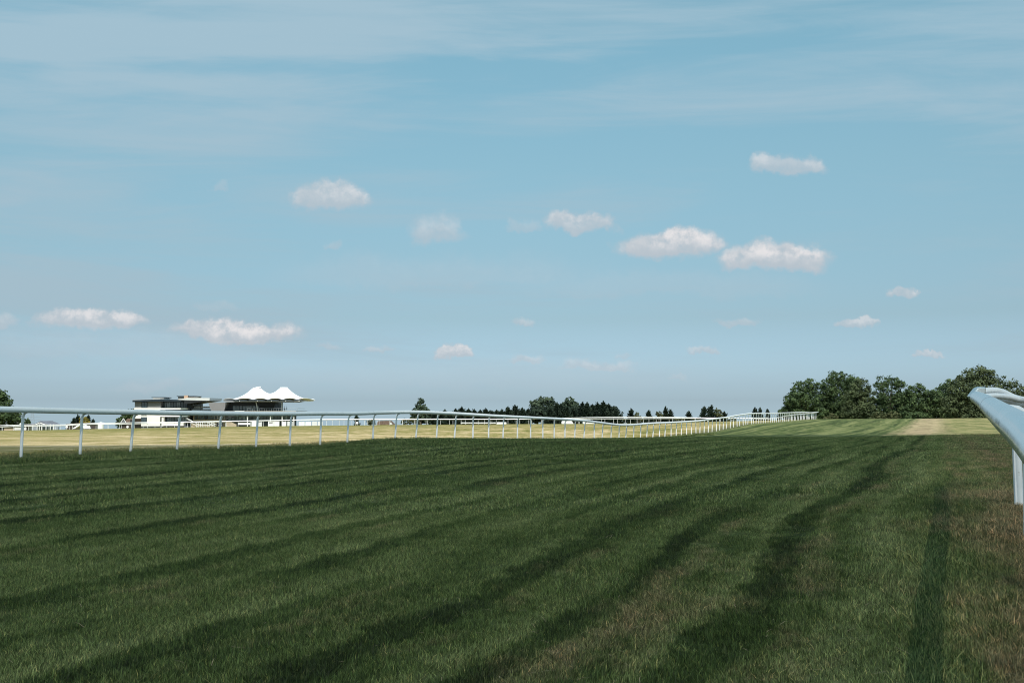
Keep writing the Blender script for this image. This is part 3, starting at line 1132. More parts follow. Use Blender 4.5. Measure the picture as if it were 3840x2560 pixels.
build_rail('second thin white rail just behind the far infield rail, in front of the grandstand', farA, along(spA, 2.4, 1.1),
           M['far_rail'], M['far_rail'], (farA[0][0], farA[0][1], h1(farA[0][0], farA[0][1])), n=8, seed=6, step=1.0, lean=0.03)


def near_post(t, path):
    mb = MB()
    n = len(path)
    mb.tube(path, [0.033 + 0.004 * min(1, k / (n * 0.5)) - 0.006 * max(0, (k - n * 0.7) / (n * 0.3)) for k in range(n)], 14)
    p = mb.build('post', M['post_near'], t, smooth=True)
    mb = MB()
    w = 0.014
    q0, q1 = np.array(path[0]), np.array(path[int(n * 0.62)])
    mb.add([(q0[0] - 0.050, q0[1] - w, q0[2]), (q0[0] - 0.026, q0[1] - w, q0[2]), (q0[0] - 0.026, q0[1] + w, q0[2]), (q0[0] - 0.050, q0[1] + w, q0[2]),
            (q1[0] - 0.050, q1[1] - w, q1[2]), (q1[0] - 0.026, q1[1] - w, q1[2]), (q1[0] - 0.026, q1[1] + w, q1[2]), (q1[0] - 0.050, q1[1] + w, q1[2])],
           [(0, 3, 2, 1), (4, 5, 6, 7), (0, 1, 5, 4), (1, 2, 6, 5), (2, 3, 7, 6), (3, 0, 4, 7)])
    mb.build('post_flange', M['white_tube'], p)


# the rail end close by on the right
def near_rail():
    e = P(3655, 1489, 11.5)
    tpath = [P(4160, 1960, 1.95)] + [P(3985, 1772, 2.75), P(3895, 1672, 3.4), P(3836, 1617, 4.05), P(3775, 1570, 5.2), P(3728, 1534, 6.8), P(3700, 1512, 8.4), P(3676, 1497, 10.2), P(3662, 1489.5, 11.6)]
    x0, y0 = tpath[0][0], tpath[0][1]
    t = thing('running_rail', 'thick weathered blue-white rail end pointing in from the right edge', 'racecourse rail', (4.6, 9.9, h1(4.6, 9.9)))
    mb = MB()
    mb.tube(smooth_path(tpath, 0.12), TUBE_R + 0.003, 28)
    mb.build('rail', M['near_rail'], t, smooth=True)
    # collar where two lengths are pushed together
    for f in (7.4,):
        q = [np.array(p) for p in smooth_path(tpath, 0.02)]
        k = min(range(len(q)), key=lambda i: abs(q[i][1] - f))
        mb = MB()
        mb.tube([q[k], q[k + 1]], TUBE_R + 0.0048, 28)
        mb.build('rail_joint', M['near_rail'], t, smooth=True)
    # upright end cap, a moulded elbow that turns the rail back
    ex, ey, ez = P(3673, 1478, 11.55)
    mb = MB()
    a = [(-0.125, -0.02), (-0.045, 0.075), (0.0, 0.088), (0.062, 0.083), (0.055, 0.02), (0.04, -0.05), (-0.10, -0.06)]
    mb.prism([(ex + p, ez + q) for p, q in a], ey - 0.05, ey + 0.06)
    o = mb.build('end_cap', M['near_rail'], t)
    bv = o.modifiers.new('bevel', 'BEVEL')
    bv.width = 0.018
    bv.segments = 3
    # posts stand to the right of the rail; their necks reach over to it
    q = smooth_path(tpath, 0.02)
    specs = [(9.9, (3826, 1901), [(3818, 1740), (3813, 1600), (3798, 1562), (3760, 1532), (3700, 1510)]),
             (7.9, (3866, 1998), [(3863, 1760), (3860, 1585), (3848, 1553), (3815, 1536), (3722, 1524)])]
    for Yp, base, neck in specs:
        pts_ = [np.array(P(base[0], base[1] + 8, Yp))] + [np.array(P(a_, b_, Yp)) for a_, b_ in neck]
        near_post(t, smooth_path(pts_, 0.08))
    for Yp in (5.9, 3.9, 2.4):
        k = min(range(len(q)), key=lambda i: abs(q[i][1] - Yp))
        r_ = q[k]
        g_ = h1(r_[0] + 0.38, Yp)
        pts_ = [(r_[0] + 0.40, Yp, g_ - 0.05), (r_[0] + 0.38, Yp, g_ + 0.5), (r_[0] + 0.36, Yp, r_[2] - 0.17), (r_[0] + 0.30, Yp, r_[2] - 0.08), (r_[0] + 0.18, Yp, r_[2] - 0.03), (r_[0] + 0.04, Yp, r_[2])]
        near_post(t, smooth_path(pts_, 0.08))
    # the return arm and the rail that carries on to the right behind it
    t2 = thing('running_rail', 'bright white rail curving away to the right behind the weathered rail end', 'racecourse rail', (6.9, 12.6, h1(6.9, 12.6)))
    arm = [P(3672, 1470, 12.0), P(3700, 1464, 12.1), P(3735, 1463, 12.2), P(3768, 1472, 12.3), P(3798, 1487, 12.35), P(3840, 1498, 12.5), P(3900, 1506, 12.5)]
    mb = MB()
    mb.tube(smooth_path(arm, 0.06), [0.036] * len(smooth_path(arm, 0.06)), 16)
    mb.build('return_arm', M['white_tube'], t2, smooth=True)
    arm = [P(3690, 1486, 11.9), P(3740, 1484, 12.1), P(3790, 1490, 12.25), P(3830, 1500, 12.3)]
    mb = MB()
    mb.tube(smooth_path(arm, 0.06), 0.036, 16)
    mb.build('return_arm', M['white_tube'], t2, smooth=True)
    arm = [P(3715, 1503, 12.4), P(3780, 1506, 12.5), P(3850, 1511, 12.6), P(3950, 1516, 12.7), P(4150, 1530, 12.9), P(4500, 1540, 13.2)]
    mb = MB()
    mb.tube(smooth_path(arm, 0.1), 0.062, 18)
    mb.build('rail', M['white_tube'], t2, smooth=True)
    for px in (3905, 4180, 4480):
        top = np.array(P(px, 1520, 12.8))
        mb = MB()
        mb.tube([(top[0], top[1], h1(top[0], top[1]) - 0.1), top], 0.036, 12)
        mb.build('post', M['white_tube'], t2, smooth=True)


near_rail()

# ------------------------------------------------------------------ trees


def leaf_cloud(lobes, per_area, size, seed, gap=0.25, flat=0.85):
    """leaf-sized faces gathered in clumps over and inside a set of lobes (centre, radii)"""
    g = np.random.default_rng(seed)
    pos, nor, tint = [], [], []
    for (c, r) in lobes:
        c, r = np.array(c), np.array(r, float)
        area = 4 * pi * (r.mean() ** 2)
        ncl = max(8, int(area / (0.85 * r.mean()) * 1.1) + 10)
        d = g.normal(size=(ncl, 3))
        d /= np.linalg.norm(d, axis=1)[:, None]
        cc = c + d * r * g.uniform(0.62, 1.0, (ncl, 1))
        cr = r.mean() * g.uniform(0.16, 0.34, ncl)
        ct = g.uniform(0, 1, ncl)
        n = int(area * per_area / ncl) + 4
        for k in range(ncl):
            e = g.normal(size=(n, 3))
            e /= np.linalg.norm(e, axis=1)[:, None]
            rr = cr[k] * g.uniform(0.5, 1.08, (n, 1))
            p = cc[k] + e * rr * np.array([1.15, 1.15, flat])
            pos.append(p)
            nor.append(e + d[k] * 0.6)
            tint.append(np.clip(ct[k] * 0.7 + g.uniform(0, 0.3, n), 0, 1))
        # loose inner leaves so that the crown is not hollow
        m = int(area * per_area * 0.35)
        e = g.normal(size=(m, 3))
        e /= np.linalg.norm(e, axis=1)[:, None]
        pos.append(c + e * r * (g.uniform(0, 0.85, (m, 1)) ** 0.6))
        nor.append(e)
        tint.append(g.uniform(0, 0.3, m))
    pos, nor, tint = np.vstack(pos), np.vstack(nor), np.concatenate(tint)
    n = len(pos)
    nor = nor + g.normal(size=(n, 3)) * 0.55
    nor /= np.linalg.norm(nor, axis=1)[:, None]
    a = np.cross(nor, g.normal(size=(n, 3)))
    a /= np.linalg.norm(a, axis=1)[:, None]
    b = np.cross(nor, a)
    s = (size * g.uniform(0.6, 1.3, n))[:, None]
    v = np.stack([pos - a * s, pos - b * s * 0.6, pos + a * s, pos + b * s * 0.6], 1).reshape(-1, 3)
    q = np.arange(4 * n).reshape(n, 4)
    return v, q, np.repeat(tint, 4)


def limb_mesh(base, tops, r0, seed):
    g = random.Random(seed)
    mb = MB()
    bx, by, bz = base
    zt = max(t[2] for t in tops)
    fork = (bx + g.uniform(-.2, .2), by, bz + (zt - bz) * 0.42)
    mb.tube([(bx, by, bz - 0.4), (bx, by, bz + (fork[2] - bz) * 0.5), fork], [r0 * 1.3, r0, r0 * 0.8], 8)
    for q in tops:
        mid = ((fork[0] + q[0]) / 2 + g.uniform(-.3, .3), (fork[1] + q[1]) / 2 + g.uniform(-.3, .3), (fork[2] + q[2]) / 2 - 0.1)
        mb.tube([fork, mid, q], [r0 * 0.55, r0 * 0.38, r0 * 0.12], 6)
    return mb


def px_size(Y):
    return Y / F


def broad_tree(name, label, cat, Y, lobes_px, mat, seed, group=None, leaf=0.23, per_area=13, trunk=True, depth=0.9, base_px=None, names=('crown', 'trunk')):
    g = random.Random(seed)
    s = px_size(Y)
    lobes = []
    for (px, py, r) in lobes_px:
        q = P(px, py, Y + g.uniform(-0.25, 0.25) * r * s)
        rr = r * s
        lobes.append((q, (rr, rr * depth, rr * 0.95)))
    cx = sum(l[0][0] for l in lobes) / len(lobes) if base_px is None else P(base_px, 1545, Y)[0]
    bz = h1(cx, Y)
    t = thing(name, label, cat, (cx, Y, bz), group)
    v, q, a = leaf_cloud(lobes, per_area, leaf, seed)
    keep = np.repeat(v.reshape(-1, 4, 3)[:, :, 2].min(1) > bz - 0.2, 4)
    v = v - np.array([cx, Y, bz])
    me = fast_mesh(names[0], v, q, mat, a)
    link(bpy.data.objects.new(names[0], me), t)
    if trunk:
        tops = [l[0] for l in lobes][:7]
        mb = limb_mesh((cx, Y, bz), tops, 0.22 + 0.02 * len(lobes), seed)
        mb.build(names[1], M['bark'], t, smooth=True)
    return t


def conifer(label, px, py_top, half_px, Y, seed, mat=None, base_py=1600, group=None, spiky=1.0, dens=1.0, cat='tree', name='conifer'):
    """ragged evergreen: whorls of up-swept boughs round a leader"""
    g = np.random.default_rng(seed)
    s = px_size(Y)
    x, _, ztop = P(px, py_top, Y)
    bz = h1(x, Y)
    hgt = ztop - bz
    R = half_px * s
    t = thing(name, label, cat, (x, Y, bz), group)
    pos, tint, dirs = [], [], []
    nb = int((55 + 26 * hgt) * dens)
    for k in range(nb):
        f = g.uniform(0.04, 1.0)
        L = R * (1 - f) ** 0.5 * g.uniform(0.4, 1.1) + 0.12
        if g.uniform() < 0.12:
            L *= 1.25
        a = g.uniform(0, 2 * pi)
        up = g.uniform(0.25, 0.9) * spiky
        z0 = hgt * f * 0.93
        m = int(9 + L * 9)
        tt = g.uniform(0.05, 1, m)
        spread = 0.22 * (1 - tt * 0.8) * (0.4 + L * 0.35)
        p = np.stack([np.cos(a) * L * tt, np.sin(a) * L * tt, z0 + L * up * tt ** 1.7 * 0.8], -1) + g.normal(size=(m, 3)) * spread[:, None] * [1, 1, 0.7]
        pos.append(p)
        dirs.append(np.tile([cos(a), sin(a), up * 1.4], (m, 1)))
        tint.append(np.clip(g.uniform(0.1, 0.8) + g.normal(size=m) * 0.15, 0, 1))
    m = int(20 + hgt * 4)
    zz = g.uniform(0.8, 1.0, m) ** 1.0 * hgt
    pos.append(np.stack([g.normal(size=m) * 0.10, g.normal(size=m) * 0.10, zz], -1))
    dirs.append(np.tile([0, 0, 1.0], (m, 1)))
    tint.append(g.uniform(0.2, 0.7, m))
    pos, dirs, tint = np.vstack(pos), np.vstack(dirs), np.concatenate(tint)
    n = len(pos)
    d = dirs + g.normal(size=(n, 3)) * 0.45
    d /= np.linalg.norm(d, axis=1)[:, None]
    b = np.cross(d, g.normal(size=(n, 3)))
    b /= np.linalg.norm(b, axis=1)[:, None]
    sz = (0.24 * g.uniform(0.6, 1.3, n) * min(1.4, 0.55 + hgt * 0.09))[:, None]
    v = np.stack([pos - d * sz, pos - b * sz * 0.42, pos + d * sz, pos + b * sz * 0.42], 1).reshape(-1, 3)
    me = fast_mesh('crown', v, np.arange(4 * n).reshape(n, 4), mat or M['leaf_conifer'], np.repeat(tint, 4))
    link(bpy.data.objects.new('crown', me), t)
    mb = MB()
    mb.tube([(x, Y, bz - 0.3), (x, Y, bz + hgt * 0.6), (x, Y, bz + hgt * 0.97)], [0.16 + R * 0.03, 0.09, 0.02], 6)
    mb.build('trunk', M['bark'], t)
    return t


def build_trees():
    G = 'broadleaved trees of the copse at the far bend'
    Y = 232
    broad_tree('tree', 'leftmost broad tree of the copse, rising just behind the bend of the white rail', 'tree', Y, [
        (2975, 1500, 38), (2965, 1545, 40), (3000, 1462, 34), (3045, 1448, 34), (3035, 1500, 50), (3000, 1560, 40), (3070, 1555, 45)], M['leaf_oak'], 1, G)
    broad_tree('tree', 'tall rounded dark green tree with the highest dome of the left half of the copse', 'tree', Y + 3, [
        (3135, 1424, 37), (3110, 1455, 40), (3175, 1435, 36), (3205, 1436, 30), (3130, 1500, 55), (3190, 1490, 50), (3140, 1550, 45)], M['leaf_oak'], 2, G)
    broad_tree('tree', 'dull brownish olive tree between the tall dome and the second round crown', 'tree', Y - 4, [
        (3225, 1455, 40), (3200, 1490, 42), (3250, 1485, 38), (3230, 1530, 48), (3185, 1545, 38), (3260, 1550, 35)], M['leaf_dull'], 3, G)
    broad_tree('tree', 'round-headed tree with thin light gaps, in the middle of the copse', 'tree', Y, [
        (3305, 1438, 30), (3345, 1434, 30), (3375, 1448, 26), (3325, 1470, 40), (3370, 1490, 32), (3330, 1515, 36), (3310, 1555, 30), (3350, 1555, 28)], M['leaf_oak'], 4, G, per_area=7)
    broad_tree('tree', 'low bushy tree filling the dip in the copse skyline', 'tree', Y - 2, [
        (3415, 1470, 28), (3450, 1468, 30), (3430, 1510, 40), (3490, 1490, 34), (3400, 1550, 36), (3470, 1545, 42), (3515, 1500, 34)], M['leaf_oak'], 5, G)
    broad_tree('tree', 'highest and broadest olive crown of the copse, above the weathered rail end', 'tree', Y - 6, [
        (3665, 1408, 42), (3625, 1425, 42), (3700, 1412, 40), (3590, 1465, 48), (3650, 1470, 60), (3715, 1465, 55), (3570, 1520, 45), (3630, 1540, 50), (3700, 1540, 50)], M['leaf_dull'], 6, G)
    broad_tree('tree', 'thinly leaved tree at the right edge with sky showing through its crown', 'tree', Y - 4, [
        (3770, 1440, 36), (3800, 1452, 34), (3835, 1475, 34), (3780, 1490, 42), (3830, 1520, 42), (3770, 1540, 42)], M['leaf_dull'], 7, G, per_area=4.2)
    broad_tree('tree', 'lowest tree of the copse, cut by the right edge of the view', 'tree', Y - 2, [
        (3900, 1480, 46), (3930, 1530, 46), (3880, 1550, 40)], M['leaf_oak'], 8, G)
    broad_tree('tree', 'small dark tree tucked in behind the copse between the dip and the olive crown', 'tree', Y + 9, [
        (3540, 1462, 30), (3570, 1448, 28), (3520, 1500, 34), (3555, 1500, 36)], M['leaf_oak'], 9, G)
    G2 = 'understorey trees inside the copse'
    for k, (x0, lab) in enumerate([(2985, 'dark understorey under the leftmost tree of the copse'), (3085, 'dark understorey under the tall dome of the copse'),
                                   (3190, 'dark understorey under the brownish tree of the copse'), (3285, 'dark understorey left of the round-headed tree'),
                                   (3385, 'dark understorey right of the round-headed tree'), (3485, 'dark understorey below the dip of the copse skyline'),
                                   (3585, 'dark understorey left of the highest olive crown'), (3690, 'dark understorey beneath the highest olive crown'),
                                   (3795, 'dark understorey at the right edge of the view')]):
        broad_tree('tree', lab, 'tree', Y + 5, [(x0 - 28, 1548, 34), (x0 + 5, 1528, 36), (x0 + 34, 1545, 34), (x0 - 10, 1500, 30 if k not in (3,) else 12), (x0 + 28, 1498, 28)], M['leaf_oak'], 300 + k, G2,
                   leaf=0.3, per_area=7)
    # scrub along the foot of the copse
    for k, (px, py, r, m, lab) in enumerate([
            (3115, 1563, 17, 'leaf_scrub', 'low olive shrub at the foot of the copse nearest the rail end of the bend'),
            (3300, 1560, 20, 'leaf_scrub', 'low yellow-green shrub at the foot of the middle of the copse'),
            (3345, 1557, 20, 'leaf_scrub', 'brightest yellow-green shrub under the gap of the copse'),
            (3440, 1560, 22, 'leaf_oak', 'dark low shrub under the dip of the copse skyline'),
            (3640, 1562, 22, 'leaf_dull', 'dull shrub under the highest crown of the copse')]):
        broad_tree('shrub', lab, 'shrub', 224, [(px, py, r), (px - r, py + 6, r * 0.7), (px + r, py + 5, r * 0.75)], M[m], 30 + k, 'shrubs at the foot of the copse',
                   leaf=0.2, per_area=10, names=('foliage', 'stem'))
    broad_tree('shrub', 'unbroken dark hedge bottom running behind the foot of the copse', 'hedge', Y + 8,
               [(px, 1558, 26) for px in range(2965, 3960, 30)], M['leaf_oak'], 90, names=('foliage', 'stem'), leaf=0.28, per_area=8, trunk=False)
    # left edge
    broad_tree('tree', 'large dark tree cut by the left edge of the view', 'tree', 255, [
        (-40, 1500, 55), (5, 1492, 28), (15, 1515, 30), (30, 1550, 38), (55, 1570, 30), (-20, 1570, 50), (-90, 1540, 60)], M['leaf_oak'], 10, leaf=0.28)
    broad_tree('shrub', 'small dark bush beside the pylon, behind the grey-roofed stables', 'shrub', 262, [(102, 1575, 9), (110, 1582, 8), (96, 1585, 9)], M['leaf_oak'], 50, names=('foliage', 'stem'), leaf=0.2)
    # bush group with a golden middle, left of the grandstand
    conifer('dark spiky conifer left of the golden bush', 277, 1566, 15, 262, 11, group='conifers around the golden bush')
    conifer('tall dark conifer just left of the golden bush', 292, 1554, 16, 264, 12, group='conifers around the golden bush')
    conifer('dark conifer just right of the golden bush', 331, 1556, 15, 264, 13, group='conifers around the golden bush')
    conifer('low dark conifer furthest right of the golden bush', 349, 1570, 12, 262, 14, group='conifers around the golden bush')
    broad_tree('shrub', 'golden yellow bush between dark spiky conifers', 'shrub', 260, [(313, 1574, 15), (325, 1582, 13), (306, 1585, 13)], M['leaf_gold'], 15, names=('foliage', 'stem'), leaf=0.2)
    broad_tree('tree', 'dark round tree behind the tiled house, left of the grandstand', 'tree', 366, [
        (470, 1560, 22), (490, 1552, 20), (455, 1580, 20), (500, 1565, 18), (448, 1590, 15)], M['leaf_oak'], 16, leaf=0.3)
    # centre
    conifer('lone dark conifer behind the far rail, right of the tented stand', 1337, 1555, 14, 262, 17, spiky=1.3)
    for k, (px, py, r) in enumerate([(1383, 1583, 9), (1397, 1580, 9)]):
        broad_tree('shrub', ['olive shrub left of the pole behind the far rail', 'olive shrub touching the pole behind the far rail'][k], 'shrub', 255,
                   [(px, py, r), (px + 5, py + 4, r * 0.8)], M['leaf_scrub'], 60 + k, names=('foliage', 'stem'), leaf=0.2)
    broad_tree('tree', 'tall pointed leafy tree standing alone at the left end of the dark tree line', 'tree', 262, [
        (1579, 1505, 13), (1578, 1524, 20), (1563, 1545, 22), (1592, 1545, 22), (1556, 1562, 22), (1600, 1562, 24), (1580, 1555, 22)], M['leaf_far'], 18, leaf=0.28, per_area=8)
    broad_tree('shrub', 'low dark scrub rising to the left end of the tree line', 'shrub', 256, [(1515, 1580, 13), (1538, 1577, 15), (1560, 1579, 15)], M['leaf_scrub'], 19,
               names=('foliage', 'stem'), leaf=0.2)
    tops = [(1628, 1548, 18), (1650, 1542, 15), (1668, 1536, 14), (1690, 1545, 15), (1709, 1531, 13), (1731, 1524, 16), (1757, 1532, 15), (1778, 1534, 13), (1800, 1536, 13), (1822, 1531, 15),
            (1845, 1538, 13), (1862, 1536, 13), (1882, 1533, 14), (1906, 1524, 16), (1932, 1517, 20), (1958, 1528, 16), (1978, 1532, 14)]
    lab = ['first, lowest conifer of the dark hedge-like row beside the pointed tree', 'second conifer from the left in the dark hedge-like row', 'third conifer from the left in the dark hedge-like row',
           'fourth conifer from the left in the dark row', 'fifth conifer from the left in the dark row', 'spiky-topped conifer, tallest of the left half of the dark row',
           'seventh conifer from the left in the dark row', 'eighth conifer from the left in the dark row', 'ninth conifer from the left in the dark row', 'tenth conifer from the left in the dark row',
           'eleventh conifer from the left in the dark row', 'twelfth conifer from the left in the dark row', 'thirteenth conifer from the left in the dark row',
           'conifer left of the peak of the dark row', 'peaked conifer standing highest in the dark row before the round trees',
           'conifer right of the peak of the dark row', 'last conifer of the dark row against the round grey-green tree']
    for k, (px, py, r) in enumerate(tops):
        conifer(lab[k], px, py, r * 1.9, 262 + (k % 3) * 2, 100 + k, group='conifers of the dark row across the middle', dens=1.0)
    broad_tree('tree', 'big round grey-green tree in the centre of the tree line, left of its twin', 'tree', 268, [
        (2010, 1518, 26), (2035, 1505, 22), (2062, 1507, 22), (2020, 1545, 32), (2055, 1540, 30), (2005, 1560, 28)], M['leaf_far'], 20, leaf=0.3)
    broad_tree('tree', 'smaller round grey-green tree in the centre of the tree line, right of its twin', 'tree', 268, [
        (2135, 1508, 21), (2118, 1520, 18), (2150, 1522, 20), (2135, 1545, 26)], M['leaf_far'], 21, leaf=0.3)
    tops = [(2062, 1526, 18), (2088, 1508, 15), (2103, 1512, 14), (2125, 1522, 16), (2150, 1526, 14), (2184, 1506, 16), (2202, 1508, 14), (2222, 1514, 16), (2240, 1507, 15), (2262, 1503, 17),
            (2282, 1512, 15), (2300, 1524, 13), (2310, 1530, 11)]
    lab2 = ['dark conifer at the foot of the larger round tree', 'dark conifer in the gap between the round trees, left one', 'dark conifer in the gap between the round trees, right one',
            'dark conifer in front of the smaller round tree', 'second dark conifer in front of the smaller round tree', 'dark conifer just right of the smaller round tree',
            'second dark conifer right of the smaller round tree', 'third dark conifer right of the smaller round tree', 'fourth dark conifer right of the smaller round tree',
            'highest dark conifer of the clump right of the round trees', 'dark conifer right of the highest of its clump', 'last but one dark conifer at the right end of the clump',
            'rightmost dark conifer ending the central clump']
    for k, (px, py, r) in enumerate(tops):
        conifer(lab2[k], px, py, r * 1.9, 258 + (k % 3) * 2, 140 + k, group='dark conifers of the central clump', dens=1.25)
    for k, (px, py, r, kind, lb) in enumerate([
            (2327, 1552, 10, 'c', 'tiny dark conifer just right of the central clump'),
            (2367, 1531, 16, 'c', 'small pointed conifer standing alone right of the central clump'),
            (2388, 1548, 12, 's', 'olive bush leaning on the small lone conifer'),
            (2433, 1538, 15, 'c', 'short conifer with a single spike, second group right of the clump'),
            (2470, 1540, 12, 's', 'olive bush in the second group right of the clump'),
            (2496, 1524, 13, 'c', 'tall thin spike of the second group right of the clump'),
            (2514, 1534, 13, 'c', 'rightmost conifer of the second group right of the clump'),
            (2583, 1541, 15, 'c', 'lone little conifer behind the dip of the rails'),
            (2641, 1523, 18, 'c', 'left spiky conifer of the group behind the rising rail'),
            (2668, 1519, 17, 'c', 'tallest spiky conifer of the group behind the rising rail'),
            (2690, 1532, 17, 's', 'olive bush in the group behind the rising rail'),
            (2716, 1543, 13, 'c', 'low conifer at the right of the group behind the rising rail'),
            (2831, 1527, 11, 'c', 'whorled young conifer just above the rail near the bend'),
            (2850, 1529, 11, 'c', 'leaning conifer tip above the rail near the bend'),
            (2878, 1533, 9, 'c', 'thin conifer tip above the rail near the bend'),
            (2923, 1538, 8, 'c', 'smallest conifer tip beside the copse'),
            ]):
        if kind == 'c':
            conifer(lb, px, py, r * 1.6, 250, 170 + k, group='scattered conifers behind the rail on the right', dens=0.8, spiky=1.25)
        else:
            broad_tree('shrub', lb, 'shrub', 250, [(px, py + r * 0.9, r), (px + r * 0.5, py + r * 1.6, r)], M['leaf_scrub'], 190 + k, names=('foliage', 'stem'), leaf=0.2)
    broad_tree('shrub', 'continuous dark hedge under the row of conifers left of the round trees', 'hedge', 266,
               [(px, 1562 + (px < 1690) * 7, 23) for px in range(1560, 2010, 20)], M['leaf_conifer'], 78, names=('foliage', 'stem'), leaf=0.28, trunk=False)
    broad_tree('shrub', 'continuous dark hedge at the foot of the central clump of conifers', 'hedge', 265,
               [(px, 1553, 33) for px in range(2010, 2310, 24)], M['leaf_conifer'], 79, names=('foliage', 'stem'), leaf=0.28, trunk=False)
    broad_tree('shrub', 'low dark hedge strip under the scattered conifers on the right', 'hedge', 252,
               [(px, 1577, 13) for px in range(2330, 2760, 22)], M['leaf_scrub'], 77, names=('foliage', 'stem'), leaf=0.24, trunk=False)


build_trees()

# ------------------------------------------------------------------ buildings


class Site:
    """shapes given by photograph pixels at one distance"""
    def __init__(self, Y):
        self.Y = Y

    def x(self, px, Y=None):
        return P(px, 1545, Y or self.Y)[0]

    def z(self, py, Y=None):
        return P(1920, py, Y or self.Y)[2]

    def box(self, px0, px1, py0, py1, d0=0.0, d1=8.0, mb=None):
        mb = mb or MB()
        Y = self.Y
        return mb.box(self.x(px0), self.x(px1), Y + d0, Y + d1, self.z(py1), self.z(py0))

    def poly(self, pts, d0=0.0, d1=8.0, mb=None):
        mb = mb or MB()
        return mb.prism([(self.x(a), self.z(b)) for a, b in pts][::-1], self.Y + d0, self.Y + d1)


def window(s, par, px0, px1, py0, py1, d, nv=1, nh=0, frame='dark_trim', gl='glass', fw=0.9):
    f = MB()
    s.box(px0 - fw, px0, py0 - fw, py1 + fw, d - 0.14, d, f)
    s.box(px1, px1 + fw, py0 - fw, py1 + fw, d - 0.14, d, f)
    s.box(px0, px1, py0 - fw, py0, d - 0.14, d, f)
    s.box(px0, px1, py1, py1 + fw, d - 0.14, d, f)
    for k in range(nv):
        c = px0 + (px1 - px0) * (k + 1) / (nv + 1)
        s.box(c - fw * 0.35, c + fw * 0.35, py0, py1, d - 0.12, d - 0.061, f)
    for k in range(nh):
        c = py0 + (py1 - py0) * (k + 1) / (nh + 1)
        s.box(px0, px1, c - fw * 0.3, c + fw * 0.3, d - 0.11, d - 0.062, f)
    w = f.build('window', M[frame], par)
    s.box(px0, px1, py0, py1, d - 0.06, d - 0.02).build('pane', M[gl], w)
    return w


